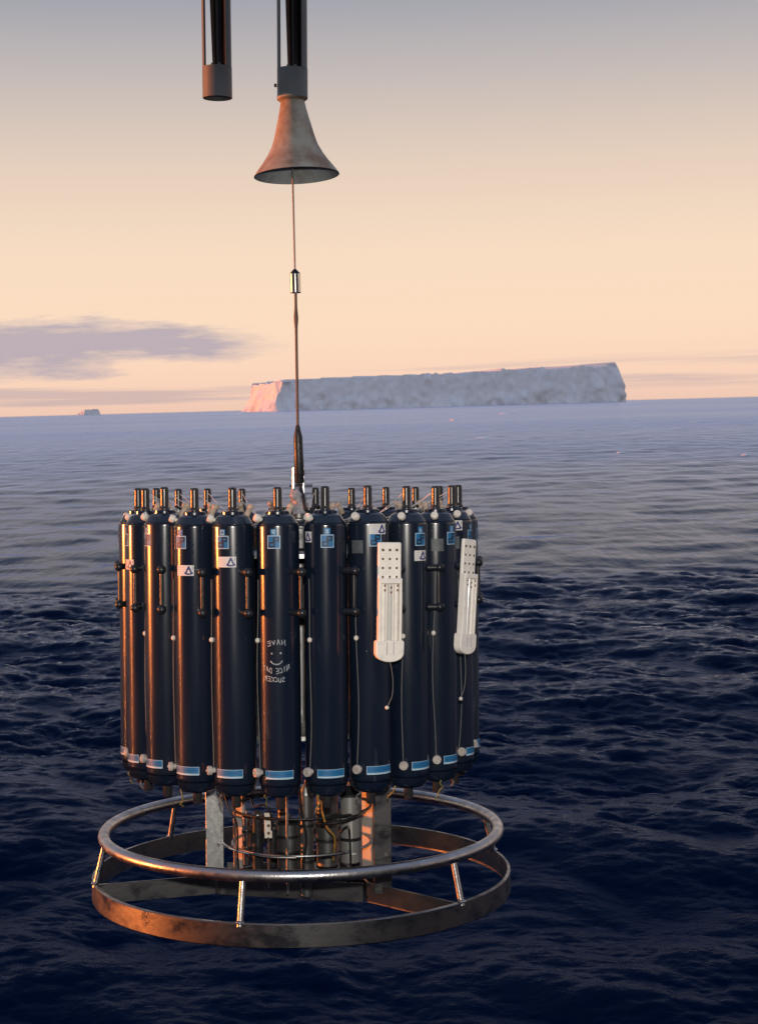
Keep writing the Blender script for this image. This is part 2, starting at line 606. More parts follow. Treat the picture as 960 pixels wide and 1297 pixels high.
def build_sea():
    rr = [0.0, 2, 4, 6, 7.5, 9, 10, 11]
    r = 11.5
    while r < 800:
        rr.append(r)
        r += max(0.02, r * r / (CAM_H * 1529) * 0.62)
    while r < 8700:
        rr.append(r)
        r *= 1.12
    rr.append(8700)
    rr = np.array(rr)
    dense = np.linspace(-21, 21, 860)
    side = np.concatenate([[23, 26, 30, 36], np.arange(45, 181, 15)])
    aa = np.radians(np.concatenate([-side[::-1][1:], dense, side]))     # -165 .. 180
    nr, na = len(rr), len(aa)
    Rg, Ag = np.meshgrid(rr, aa, indexing='ij')
    X, Y = Rg * np.sin(Ag), Rg * np.cos(Ag)
    # wind chop, short waves and swell
    w1 = np.array((-0.45, -0.89))
    A = ocean_tile(1024, 71.0, 0.8, 7.0, 0.135, w1, 0.25, 11, 3.6)
    B = ocean_tile(1024, 19.3, 0.17, 1.35, 0.25, np.array((-0.3, -0.95)), 0.25, 5, 3.6)
    Cc = ocean_tile(512, 163.0, 3.0, 12.0, 0.038, np.array((0.15, -0.99)), 0.8, 23, 3.2)
    # slick edge, ragged
    nz = sample(Cc[0], 163.0, X * 1.0 + 13, Y * 0.8 + 40)
    nz = nz / nz.std()
    nz2 = sample(A[0], 71.0, X + 5, Y + 9)
    nz2 = nz2 / nz2.std()
    edge = EDGE_R + nz * 1.3 + nz2 * 1.1 - 0.05 * X
    slick = sstep(-6.0, 2.0, Rg - edge)                # 0 near, 1 far
    gust = 0.72 + 0.45 * np.clip(sample(Cc[0], 163.0, X * 2.2 + 70, Y * 2.2 + 11) / Cc[0].std() * 0.5, -1, 1)
    fadeA = 1 - 0.75 * sstep(150, 500, Rg)
    wB = (1 - slick) * gust * (0.7 + 0.3 * sstep(15, 30, Rg)) + slick * 0.035
    wB = wB * (1 - sstep(70, 140, Rg))
    wA = ((1 - slick) * 1.0 + slick * 0.06) * fadeA
    wC = (0.4 + 0.6 * slick) * (1 - sstep(350, 800, Rg))
    small = sstep(6, 9, Rg) * (np.abs(Ag) < RAD(21.5)) + 0.0
    wB, wA = wB * small, wA * small
    wC = wC * small
    xb, yb = X + 3.0, Y + 1.0
    Z = wB * sample(B[0], 19.3, xb, yb) + wA * sample(A[0], 71.0, X, Y) + wC * sample(Cc[0], 163.0, X, Y)
    DX = 1.25 * (wB * sample(B[1], 19.3, xb, yb) + wA * sample(A[1], 71.0, X, Y))
    DY = 1.25 * (wB * sample(B[2], 19.3, xb, yb) + wA * sample(A[2], 71.0, X, Y))
    V = np.stack([X + DX, Y + DY, Z], -1).reshape(-1, 3)
    idx = np.arange(nr * na).reshape(nr, na)
    a, b = idx[:-1, :], idx[1:, :]
    a2, b2 = np.roll(a, -1, 1), np.roll(b, -1, 1)
    Q = np.stack([a, a2, b2, b], -1)[1:].reshape(-1, 4)
    # centre fan as triangles
    T = np.stack([idx[0, :], idx[1, :], np.roll(idx[1, :], -1)], -1)
    T = T[:, ::-1]
    me = bpy.data.meshes.new('sea')
    me.vertices.add(len(V))
    me.vertices.foreach_set('co', V.astype(np.float32).ravel())
    loops = np.concatenate([Q.ravel(), T.ravel()])
    me.loops.add(len(loops))
    me.loops.foreach_set('vertex_index', loops.astype(np.int32))
    me.polygons.add(len(Q) + len(T))
    starts = np.concatenate([np.arange(len(Q)) * 4, len(Q) * 4 + np.arange(len(T)) * 3])
    me.polygons.foreach_set('loop_start', starts.astype(np.int32))
    me.polygons.foreach_set('use_smooth', np.ones(len(Q) + len(T), bool))
    at = me.attributes.new('slick', 'FLOAT', 'POINT')
    at.data.foreach_set('value', slick.astype(np.float32).ravel())
    me.update(calc_edges=True)
    me.validate()
    mt = bpy.data.materials.new('sea_water')
    mt.use_nodes = True
    nt = mt.node_tree
    N, L = nt.nodes, nt.links
    N.remove(N['Principled BSDF'])
    outn = N['Material Output']
    body = N.new('ShaderNodeBsdfDiffuse')
    body.inputs['Color'].default_value = (0.0010, 0.0078, 0.030, 1)
    p = N.new('ShaderNodeBsdfAnisotropic')
    p.inputs['Color'].default_value = (0.565, 0.705, 1.0, 1)
    fr = N.new('ShaderNodeFresnel')
    fr.inputs['IOR'].default_value = 1.33
    fp = N.new('ShaderNodeMath')
    fp.operation = 'POWER'
    fp.inputs[1].default_value = WATER_POW
    L.new(fr.outputs[0], fp.inputs[0])
    ms = N.new('ShaderNodeMixShader')
    L.new(fp.outputs[0], ms.inputs[0])
    L.new(body.outputs[0], ms.inputs[1])
    L.new(p.outputs[0], ms.inputs[2])
    L.new(ms.outputs[0], outn.inputs['Surface'])
    atn = N.new('ShaderNodeAttribute')
    atn.attribute_name = 'slick'
    geo = N.new('ShaderNodeNewGeometry')
    cd = N.new('ShaderNodeVectorMath')
    cd.operation = 'LENGTH'
    L.new(geo.outputs['Position'], cd.inputs[0])
    mr = N.new('ShaderNodeMapRange')                   # unresolved ripples become roughness with distance
    mr.inputs['From Min'].default_value = 12
    mr.inputs['From Max'].default_value = 160
    mr.inputs['To Min'].default_value = 0.02
    mr.inputs['To Max'].default_value = 0.22
    L.new(cd.outputs['Value'], mr.inputs[0])
    # wind streak far out
    mp = N.new('ShaderNodeMapping')
    mp.inputs['Scale'].default_value = (0.0016, 0.004, 1)
    L.new(geo.outputs['Position'], mp.inputs[0])
    nf = N.new('ShaderNodeTexNoise')
    nf.inputs['Scale'].default_value = 1.0
    nf.inputs['Detail'].default_value = 4
    L.new(mp.outputs[0], nf.inputs['Vector'])
    far = N.new('ShaderNodeMapRange')
    far.inputs['From Min'].default_value = 0.42
    far.inputs['From Max'].default_value = 0.62
    far.inputs['To Min'].default_value = 0.0
    far.inputs['To Max'].default_value = 0.07
    L.new(nf.outputs[0], far.inputs[0])
    ad = N.new('ShaderNodeMath')
    ad.operation = 'ADD'
    L.new(mr.outputs[0], ad.inputs[0])
    L.new(far.outputs[0], ad.inputs[1])
    L.new(ad.outputs[0], p.inputs['Roughness'])
    # fine ripples
    n1 = N.new('ShaderNodeTexNoise')
    n1.inputs['Scale'].default_value = 7.0
    n1.inputs['Detail'].default_value = 5
    n1.inputs['Roughness'].default_value = 0.6
    mp1 = N.new('ShaderNodeMapping')
    mp1.inputs['Scale'].default_value = (0.75, 1.0, 1)
    mp1.inputs['Rotation'].default_value = (0, 0, 0.5)
    L.new(geo.outputs['Position'], mp1.inputs[0])
    L.new(mp1.outputs[0], n1.inputs['Vector'])
    n2 = N.new('ShaderNodeTexNoise')
    n2.inputs['Scale'].default_value = 0.55
    n2.inputs['Detail'].default_value = 4
    n2.inputs['Roughness'].default_value = 0.55
    mp2 = N.new('ShaderNodeMapping')
    mp2.inputs['Scale'].default_value = (0.75, 0.20, 1)
    L.new(geo.outputs['Position'], mp2.inputs[0])
    L.new(mp2.outputs[0], n2.inputs['Vector'])
    inv = N.new('ShaderNodeMath')
    inv.operation = 'MULTIPLY_ADD'
    inv.inputs[1].default_value = -0.95
    inv.inputs[2].default_value = 1.0
    L.new(atn.outputs['Fac'], inv.inputs[0])
    b1 = N.new('ShaderNodeBump')
    b1.inputs['Distance'].default_value = 0.020
    L.new(inv.outputs[0], b1.inputs['Strength'])
    L.new(n1.outputs[0], b1.inputs['Height'])
    b2 = N.new('ShaderNodeBump')
    b2.inputs['Distance'].default_value = 0.22
    sm = N.new('ShaderNodeMath')
    sm.operation = 'MULTIPLY'
    sm.inputs[1].default_value = 0.8
    L.new(atn.outputs['Fac'], sm.inputs[0])
    L.new(sm.outputs[0], b2.inputs['Strength'])
    L.new(n2.outputs[0], b2.inputs['Height'])
    L.new(b1.outputs[0], b2.inputs['Normal'])
    L.new(b2.outputs[0], p.inputs['Normal'])
    L.new(b2.outputs[0], fr.inputs['Normal'])
    me.materials.append(mt)
    o = put('sea', me)
    o['kind'] = 'structure'
    return o


build_sea()


# ------------------------------------------------------------------ the ship's side the picture is taken from
def build_ship():
    hullm = mat('hull_paint', (0.10, 0.12, 0.15), rough=0.5, var=0.4, scale=0.6)
    housem = mat('deckhouse_paint', (0.09, 0.095, 0.10), rough=0.5, var=0.3, scale=0.5)
    rt = root('research_ship', Matrix.Translation((0, -6, 0)), 'grey ship side and deckhouse the rosette is lowered from', 'ship')
    m = MB()
    m.box((0, 0, 2.1), (26, 6.3, 2.3), None, 0.1)
    put('hull', m.mesh('hull', hullm), rt)
    m = MB()
    m.box((0, -1.0, 8.4), (18, 3.2, 3.95), None, 0.08)
    hs_ = put('deckhouse', m.mesh('deckhouse', housem), rt)
    for i in range(7):
        m = MB()
        m.cyl((-12 + 4 * i, 2.18, 8.2), (-12 + 4 * i, 2.24, 8.2), 0.26, n=20)
        put('porthole', m.mesh('porthole', BLACK), hs_)
    for i in range(3):
        m = MB()
        m.cyl((-25, 6.1, 4.4 + 0.36 * (i + 1) - 0.1), (25, 6.1, 4.4 + 0.36 * (i + 1) - 0.1), 0.022, n=8)
        put('handrail', m.mesh('handrail', housem), rt)


build_ship()

# ------------------------------------------------------------------ icebergs
ICE = mat('glacier_ice', (0.89, 0.95, 1.0), rough=0.75, var=0.35, var2=(0.80, 0.89, 0.98), scale=0.012, stretch=(1, 1, 2.2), detail=6)
SNOW = mat('snow_top', (0.82, 0.84, 0.86), rough=0.8, var=0.3, var2=(0.7, 0.74, 0.8), scale=0.05)


def fbm(p, o=5):
    return mnoise.fractal(p, 0.8, 2.1, o, noise_basis='PERLIN_ORIGINAL')


def berg(name, poly, heights, step, lobe, seed, label, nv=22, rough=1.0):
    """closed wall ring of (x, y) corners with a height per corner, then a snow cap"""
    pts = []
    k = len(poly)
    for i in range(k):
        a, b = Vector(poly[i]), Vector(poly[(i + 1) % k])
        n = max(2, int((b - a).length / step))
        for j in range(n):
            t = j / n
            pts.append((a.lerp(b, t), heights[i] * (1 - t) + heights[(i + 1) % k] * t))
    c = sum((p for p, _ in pts), Vector((0, 0))) / len(pts)
    off = Vector((seed * 17.3, seed * 5.1, seed * 2.7))
    m = MB()
    n = len(pts)
    vs = []
    for v in range(nv + 1):
        t = v / nv
        for i, (p, h) in enumerate(pts):
            out = Vector((pts[(i + 1) % n][0].y - pts[i - 1][0].y, -(pts[(i + 1) % n][0].x - pts[i - 1][0].x))).normalized()
            q = Vector((p.x, p.y, 0)) / lobe + off
            hh = h * (1 + (0.10 * fbm(q * 0.9 + Vector((9, 0, 0)), 5) + 0.07 * fbm(q * 3.0 + Vector((3, 0, 0)), 4)) * rough)
            z = -2 + (hh + 2) * t
            d = lobe * (0.30 * fbm(q, 4) + 0.055 * fbm(Vector((p.x / lobe * 3, p.y / lobe * 3, z / lobe * 2.4)) + off, 5)
                        + 0.02 * abs(fbm(Vector((p.x / lobe * 7, p.y / lobe * 7, z / lobe * 5)) + off, 4))) * rough
            ap = abs(fbm(Vector((p.x / lobe * 0.75, p.y / lobe * 0.75, 0.35 * z / lobe)) + off * 1.7, 3))
            d += lobe * 0.55 * rough * max(0.0, ap * 1.5 - t * 0.55) * (1 - 0.45 * t)
            d -= lobe * 0.38 * t * rough
            d += lobe * 0.08 * (1 - t) ** 2.2 * (0.5 + fbm(q * 1.3 + Vector((0, 7, 0)), 3)) - lobe * 0.05 * t * t
            vs.append((p.x + out.x * d, p.y + out.y * d, z))
    fs = []
    for v in range(nv):
        for i in range(n):
            j = (i + 1) % n
            fs.append((v * n + i, v * n + j, (v + 1) * n + j, (v + 1) * n + i))
    m.add(vs, fs, 0)
    top = [Vector(vs[nv * n + i]) for i in range(n)]
    cap = []
    cen = Vector((c.x, c.y, sum(p.z for p in top) / n))
    rings = 7
    for rgi in range(rings + 1):
        t = rgi / rings
        for p in top:
            q = p.lerp(cen, t * 0.96)
            q.z += 0.02 * max(heights) * fbm(q / lobe + off, 3) * min(1, t * 4)
            cap.append(q)
    cf = []
    for rgi in range(rings):
        for i in range(n):
            j = (i + 1) % n
            cf.append((rgi * n + i, rgi * n + j, (rgi + 1) * n + j, (rgi + 1) * n + i))
    cf.append(tuple(rings * n + i for i in range(n)))
    m.add(cap, cf, 1)
    me = m.mesh(name, [ICE, SNOW], angle=60)
    o = put(name, me)
    tag(o, label, 'iceberg')
    return o


def ground(px, Y):
    """point on the sea at distance Y under pixel column px (seen near the horizon)"""
    return Vector((at_depth(px, 510, Y).x, Y))


D = 3500.0
L0, R0 = ground(350, D), ground(785, D + 290)
s = D / F_PX
berg('tabular_iceberg',
     [(L0.x, L0.y), (L0.x + 62 * s, L0.y + 44), (L0.x + 162 * s, L0.y + 70), (L0.x + 276 * s, L0.y + 180), (L0.x + 372 * s, L0.y + 205),
      (R0.x, R0.y), (R0.x + 6, R0.y + 300), (L0.x + 200 * s, L0.y + 620), (L0.x - 50 * s, L0.y + 330)],
     [37 * s, 41 * s, 40.5 * s, 45.5 * s, 46 * s, 49.5 * s, 49 * s, 44 * s, 37 * s], 4.0, 36.0, 3,
     'long flat-topped pale blue iceberg standing on the horizon', nv=26)
g = ground(111, 5200)
s2 = 5200 / F_PX
berg('small_iceberg', [(g.x - 15 * s2, g.y), (g.x - 4 * s2, g.y - 8), (g.x + 14 * s2, g.y), (g.x + 12 * s2, g.y + 40), (g.x - 10 * s2, g.y + 40)],
     [2.5 * s2, 7.5 * s2, 7.5 * s2, 7 * s2, 3 * s2], 2.5, 12.0, 8, 'tiny distant iceberg low on the horizon below the cloud', nv=12)

# drifting bits of ice
bits = [(308, 2300, 6, 1.6, 'dark little growler at the foot of the long iceberg, left end'),
        (610, 262, 11, 2.0, 'small dark slab of floating ice below the middle of the iceberg'),
        (785, 172, 7, 2.2, 'small pale ice lump floating on the right of the calm water'),
        (944, 155, 6, 2.0, 'small ice lump floating at the right edge of the picture'),
        (575, 560, 8, 2.0, 'tiny pale ice sliver in the calm water under the iceberg'),
        (690, 112, 6, 1.4, 'thin ice sliver awash in the calm water on the right'),
        (640, 800, 10, 1.7, 'low line of brash ice close under the iceberg')]
for i, (px, Y, w, h, lab) in enumerate(bits):
    sc = Y / F_PX
    m = MB()
    gx = ground(px, Y).x
    n = 14
    prof = []
    vs = []
    for lv, (rr_, zz) in enumerate(((1.0, -0.5), (1.05, 0.15), (0.8, 0.7), (0.35, 1.0))):
        for j in range(n):
            a = 2 * math.pi * j / n
            k = 1 + 0.45 * fbm(Vector((math.cos(a) * 1.3, math.sin(a) * 1.3, i * 4.1 + lv * 0.3)), 4)
            vs.append((math.cos(a) * w * sc * 0.9 * rr_ * k, math.sin(a) * w * sc * 0.8 * rr_ * k,
                       zz * h * sc * (0.7 + 0.6 * mnoise.noise(Vector((math.cos(a), math.sin(a), i * 3.3))))))
    fs = [tuple(range(n))[::-1], tuple(3 * n + j for j in range(n))]
    for lv in range(3):
        for j in range(n):
            fs.append((lv * n + j, lv * n + (j + 1) % n, (lv + 1) * n + (j + 1) % n, (lv + 1) * n + j))
    m.add(vs, fs)
    o = put('ice_floe', m.mesh('ice_floe', ICE, angle=50), None, Matrix.Translation((gx, Y, 0.0)))
    tag(o, lab, 'ice floe', 'bits of ice drifting on the calm water')

# ------------------------------------------------------------------ rosette frame
Z_RING, R_RING = -1.117, 0.640
Z_BAND, R_BAND, H_BAND = -1.2436, 0.679, 0.070
BOTTLE_R = 0.52
DPH = 2.38


def pol(th_deg, r, z=0.0):
    """rosette angle: 0 faces the camera, positive to the right"""
    t = RAD(th_deg)
    return Vector((r * math.sin(t), -r * math.cos(t), z))


def in_ros(p):
    return ROS @ Matrix.Translation(p)


frame_org = Vector((0, 0, Z_BAND - H_BAND))
frame_root = root('rosette_frame', in_ros(frame_org),
                  'round metal rosette frame with pipe guard ring and wide lower band', 'rosette frame')


def fpart(name, mb, mats, parent=None, **kw):
    """part given in rosette coordinates"""
    mb.v = [(x, y, z - frame_org.z) for x, y, z in mb.v]
    return put(name, mb.mesh(name, mats, **kw), parent or frame_root)


m = MB()
m.tube([pol(i * 3, R_RING, Z_RING) for i in range(120)], 0.0185, 14, closed=True)
fpart('guard_ring', m, STEEL)
m = MB()
prof = [(R_BAND - 0.010, 0), (R_BAND - 0.002, 0), (R_BAND, 0.003), (R_BAND, H_BAND - 0.003), (R_BAND - 0.002, H_BAND), (R_BAND - 0.010, H_BAND), (R_BAND - 0.010, 0)]
m.lathe(prof, 120, (0, 0, Z_BAND - H_BAND))
band = fpart('lower_band', m, BANDM, angle=25)
for k in range(6):
    th = -12.5 + 60 * k
    m = MB()
    m.cyl(pol(th, R_RING, Z_RING), pol(th, R_BAND - 0.005, Z_BAND - 0.012), 0.0095, n=12)
    fpart('strut', m, STEEL)
    m = MB()
    m.ball(pol(th, R_BAND - 0.005, Z_BAND + 0.001), 0.0125, 10, squash=0.5)
    fpart('weld', m, STEEL)


def bar_between(mb, a, b, h, th, bev=0.0015):
    a, b = Vector(a), Vector(b)
    d = b - a
    x = d.normalized()
    z = Vector((0, 0, 1))
    y = z.cross(x).normalized()
    z = x.cross(y)
    R = Matrix((x, y, z)).transposed()
    mb.box((a + b) / 2, (d.length / 2, th / 2, h / 2), R, bev)


ARMS = (-73.0, 47.0, 167.0)
R_IN = 0.285
zc = Z_BAND - 0.036
for i, th in enumerate(ARMS):
    m = MB()
    bar_between(m, pol(th, R_IN + 0.004, zc), pol(th, R_BAND - 0.011, zc), 0.062, 0.010)
    fpart('arm_plate', m, BANDM)
    m = MB()
    bar_between(m, pol(th + 2, R_IN, zc - 0.001), pol(ARMS[(i + 1) % 3] - 2 + (360 if i == 2 else 0), R_IN, zc - 0.001), 0.060, 0.010)
    fpart('inner_plate', m, BANDM)
    # flat leg, broad side turned to the outside
    t = RAD(th)
    lr = {-73.0: 0.290, 47.0: 0.358, 167.0: 0.279}[th]
    for_face = {-73.0: 5.0, 47.0: 12.0, 167.0: 170.0}[th]
    R = Matrix.Rotation(RAD(for_face), 3, 'Z')
    m = MB()
    p = pol(th, lr, 0)
    m.box((p.x, p.y, (-0.20 + Z_BAND + 0.0) / 2), (0.0285, 0.005, (abs(Z_BAND) - 0.20) / 2 + 0.03), R, 0.0015)
    leg = fpart('leg_plate', m, PLATEM if th < 0 else BANDM)
    for zz in (-0.93, -1.15):
        mm = MB()
        q = p + R @ Vector((0.012, -0.005, 0))
        mm.cyl((q.x, q.y, zz), tuple(Vector((q.x, q.y, zz)) + R @ Vector((0, -0.005, 0))), 0.006, n=6)
        fpart('bolt', mm, STEEL, leg)
# bottle decks: two rings joined to the legs
for z, nm in ((-0.215, 'upper_deck'), (-0.760, 'lower_deck')):
    m = MB()
    m.lathe([(0.10, 0), (0.450, 0), (0.450, 0.012), (0.10, 0.012), (0.10, 0)], 72, (0, 0, z))
    fpart(nm, m, PLATEM, angle=30)
m = MB()
m.cyl((0, 0, -0.80), (0, 0, -0.10), 0.045, n=28, bev=0.004)
fpart('centre_column', m, HOUSING)
m = MB()
m.lathe([(0, -0.20), (0.15, -0.20), (0.155, -0.195), (0.155, -0.125), (0.14, -0.112), (0.06, -0.108), (0, -0.108)], 36)
pyl = fpart('release_pylon', m, BLACK)
# sensor cage hoops and rods under the bottles
cage = Vector((0.0, -0.02, 0))
for py in (1039, 1086):
    q = ros_px(385, py, -0.24)
    m = MB()
    m.tube([cage + Vector((0.225 * math.sin(RAD(a)), -0.215 * math.cos(RAD(a)), q.z)) for a in range(0, 360, 6)], 0.0048, 8, closed=True)
    fpart('cage_hoop', m, RUBBER if py < 1060 else STEEL)
for th in (-9, 62, 130, 200, 270):
    p = cage + pol(th, 0.219)
    m = MB()
    m.cyl((p.x, p.y, Z_BAND - 0.03), (p.x, p.y, -0.745), 0.0045, n=10)
    fpart('cage_rod', m, STEEL)
for px, w, yl, face in ((303, 0.027, 0.10, -48), (467, 0.030, 0.056, -50)):
    b = ros_px(px, 1060, yl)
    R = Matrix.Rotation(RAD(face), 3, 'Z')
    m = MB()
    m.box((b.x, yl, (Z_BAND - 0.05 - 0.745) / 2), (w, 0.006, (abs(Z_BAND) + 0.05 - 0.745) / 2), R, 0.002)
    pp = fpart('support_plate', m, PIPE)
    for zz in (-0.905, -0.99):
        m = MB()
        m.box((b.x, yl, zz), (w + 0.003, 0.009, 0.009), R, 0.001)
        fpart('plate_clamp', m, RUBBER, pp)
# crossing bars that carry pipes and instruments
for yl in (0.12, -0.10):
    m = MB()
    bar_between(m, (-0.26, yl, zc - 0.004), (0.26, yl, zc - 0.004), 0.05, 0.008)
    fpart('cross_bar', m, BANDM)
# lifting bail on top
bx = ros_px(379, 640, 0.0)
m = MB()
m.cyl((0, 0, -0.109), (0, 0, -0.03), 0.030, 0.020, n=20, bev=0.003)
fpart('lifting_boss', m, HOUSING)
for s_ in (-1, 1):
    m = MB()
    m.box((s_ * 0.0165, 0, 0.002), (0.0035, 0.014, 0.062), None, 0.001)
    fpart('bail_cheek', m, STEEL)
m = MB()
m.cyl((-0.030, 0, 0.006), (0.045, 0, 0.006), 0.0055, n=10)
fpart('bail_pin', m, CHROME)

# ------------------------------------------------------------------ instruments strapped inside the frame
def instrument(px, top_py, bot_py, yl, r, mt, label, cone=0.022, conemat=None, dome=False):
    a, b = ros_px(px, top_py, yl), ros_px(px, bot_py, yl)
    h = a.z - b.z
    rt = root('instrument_housing', in_ros(Vector((b.x, yl, b.z))), label, 'instrument', 'instruments strapped inside the rosette frame')
    m = MB()
    m.lathe([(0, 0), (r - 0.002, 0), (r, 0.002), (r, h - 0.002), (r - 0.002, h), (0, h)], 28)
    put('housing', m.mesh('housing', mt), rt)
    m = MB()
    if dome:
        m.lathe([(r * 0.98, h - 0.004)] + [(r * 0.96 * math.cos(RAD(q)), h + r * math.sin(RAD(q))) for q in (0, 20, 40, 60, 78)] + [(0, h + r)], 24)
    else:
        m.lathe([(0, h - 0.003), (r * 1.12, h - 0.003), (r * 1.12, h + 0.004), (r * 0.25, h + cone), (r * 0.18, h + cone + 0.012), (0, h + cone + 0.012)], 24)
    put('end_cap', m.mesh('end_cap', conemat or HOUSING), rt)
    for f in (0.33, 0.68):
        m = MB()
        m.lathe([(r, 0), (r + 0.0022, 0), (r + 0.0022, 0.010), (r, 0.010)], 28, (0, 0, h * f))
        put('strap', m.mesh('strap', RUBBER), rt)
    return rt, h


instrument(389, 1006, 1135, -0.16, 0.0225, HOUSING, 'slim polished instrument tube with grey cone cap in the middle of the frame', 0.034)
rt_, h_ = instrument(444, 1007, 1092, -0.14, 0.031, mat('housing_light', (0.33, 0.33, 0.32), rough=0.42, metal=0.5, var=0.4, scale=40, rvar=0.2),
                     'pale grey instrument cylinder with dark cone cap beside the orange-lit pipe', 0.03, BLACK)
m = MB()
for (z0, z1, a0, a1) in ((0.03, 0.034, 6, 34), (0.150, 0.154, 6, 34), (0.03, 0.154, 6, 10)):
    n = 6
    vs = []
    for z in (z0, z1):
        for i in range(n + 1):
            a = RAD(-90 + a0 + (a1 - a0) * i / n)
            vs.append((0.0325 * math.cos(a), 0.0325 * math.sin(a), z))
    m.add(vs, [(i, i + 1, n + 2 + i, n + 1 + i) for i in range(n)])
put('printed_scale', m.mesh('printed_scale', PAPER, recalc=False), rt_)
instrument(415, 1003, 1096, -0.02, 0.036, HOUSING, 'dark instrument cylinder between the polished tube and the pale one', 0.02, BLACK)
instrument(366, 1042, 1100, -0.12, 0.036, HOUSING, 'short dark instrument can to the left of the polished tube', 0.012, BLACK)
instrument(327, 1034, 1110, -0.15, 0.0175, BLACK, 'small dome-topped black sensor next to the perforated bracket', dome=True)
instrument(358, 1004, 1046, -0.06, 0.016, HOUSING, 'thin grey tube hanging under the bottle with white handwriting', 0.01)

instrument(313, 1036, 1096, -0.05, 0.014, CHROME, 'slim shiny rod-like sensor left of the dome-topped black one', 0.01)
instrument(346, 1048, 1098, 0.02, 0.020, BLACK, 'small black canister behind the perforated bracket', 0.012)
instrument(428, 1030, 1104, 0.17, 0.020, HOUSING, 'narrow grey canister deep in the cage behind the pale cylinder', 0.012, BLACK)
# perforated bracket with holes
b0, b1 = ros_px(340, 1062, -0.17), ros_px(340, 1030, -0.17)
rt = root('sensor_bracket', in_ros(b0), 'small pale perforated bracket inside the frame beside the dome-topped sensor', 'bracket')
hh = b1.z - b0.z
m = MB()
m.box((0, 0, hh / 2), (0.012, 0.003, hh / 2), None, 0.001)
put('plate', m.mesh('plate', WHITE), rt)
for i in range(3):
    m = MB()
    m.cyl((0.001, -0.0036, hh * (0.2 + 0.3 * i)), (0.001, 0.001, hh * (0.2 + 0.3 * i)), 0.005, n=12)
    put('hole', m.mesh('hole', HOLE), rt)
m = MB()
m.cyl((0, 0, -0.21 + 0.05), (0, 0, 0.004), 0.004, n=8)
put('stem', m.mesh('stem', STEEL), rt)


# black hoses looping round the instruments
def hose(name, pts_px, r, mt, label, n=40, group=None):
    P = [ros_px(*p) for p in pts_px]
    out = []
    for i in range(n + 1):
        t = i / n * (len(P) - 1)
        k = min(int(t), len(P) - 2)
        f = t - k
        p0, p1, p2, p3 = P[max(k - 1, 0)], P[k], P[k + 1], P[min(k + 2, len(P) - 1)]
        out.append(0.5 * ((2 * p1) + (-p0 + p2) * f + (2 * p0 - 5 * p1 + 4 * p2 - p3) * f * f + (-p0 + 3 * p1 - 3 * p2 + p3) * f ** 3))
    c = out[-1].copy()
    m = MB()
    m.tube(shift(out, c), r, 8)
    o = put(name, m.mesh(name, mt), None, in_ros(c))
    tag(o, label, 'hose', group)
    return o


HG = 'hoses in the sensor cage'
hose('sensor_hose', [(379, 1000, -0.2), (382, 1030, -0.2), (388, 1062, -0.2), (384, 1096, -0.2), (384, 1125, -0.2)], 0.0048, RUBBER,
     'black hose running down in front of the polished instrument tube', group=HG)
hose('sensor_hose', [(400, 1044, -0.22), (425, 1043, -0.24), (450, 1036, -0.2), (462, 1028, -0.1)], 0.0055, RUBBER,
     'black hose sagging across the pale grey instrument cylinder', group=HG)
hose('sensor_hose', [(430, 1055, -0.19), (440, 1048, -0.2), (443, 1060, -0.2), (444, 1100, -0.19), (440, 1120, -0.15)], 0.004, RUBBER,
     'thin black hose dropping along the pale grey instrument cylinder', group=HG)
hose('sensor_hose', [(276, 1064, -0.02), (292, 1075, -0.16), (312, 1081, -0.22), (340, 1086, -0.24), (375, 1087, -0.245)], 0.0042, CHROME,
     'shiny tube curving from the broad left leg towards the polished tube', group=HG)
hose('sensor_hose', [(284, 1005, -0.18), (290, 1025, -0.2), (300, 1045, -0.2), (301, 1085, -0.2), (303, 1108, -0.2)], 0.0032, RUBBER,
     'thin black line hanging in front of the reddish pipe', group=HG)


hose('sensor_hose', [(318, 1012, -0.10), (322, 1022, -0.16), (333, 1020, -0.20), (342, 1028, -0.2), (344, 1052, -0.17), (338, 1075, -0.1)], 0.0036, RUBBER,
     'black hose arching over the dome-topped sensor', group=HG)
hose('sensor_hose', [(410, 1005, -0.18), (408, 1025, -0.22), (414, 1048, -0.22), (424, 1062, -0.2), (422, 1090, -0.15)], 0.0034, mat('yellow_hose', (0.30, 0.18, 0.04), rough=0.4),
     'thin amber hose winding down between the two bright cylinders', group=HG)
hose('sensor_hose', [(486, 1012, -0.22), (476, 1020, -0.2), (480, 1034, -0.2), (494, 1040, -0.24)], 0.004, RUBBER,
     'short black hose looped against the dark right leg', group=HG)


# ------------------------------------------------------------------ sampling bottles
RB = 0.0625
Z_SH, Z_LAB = -0.1086, -0.836
Z_BOT = -0.872
B_ORG = -0.945                                         # bottle root: tip of its lower post


def zb(z):
    return z - B_ORG


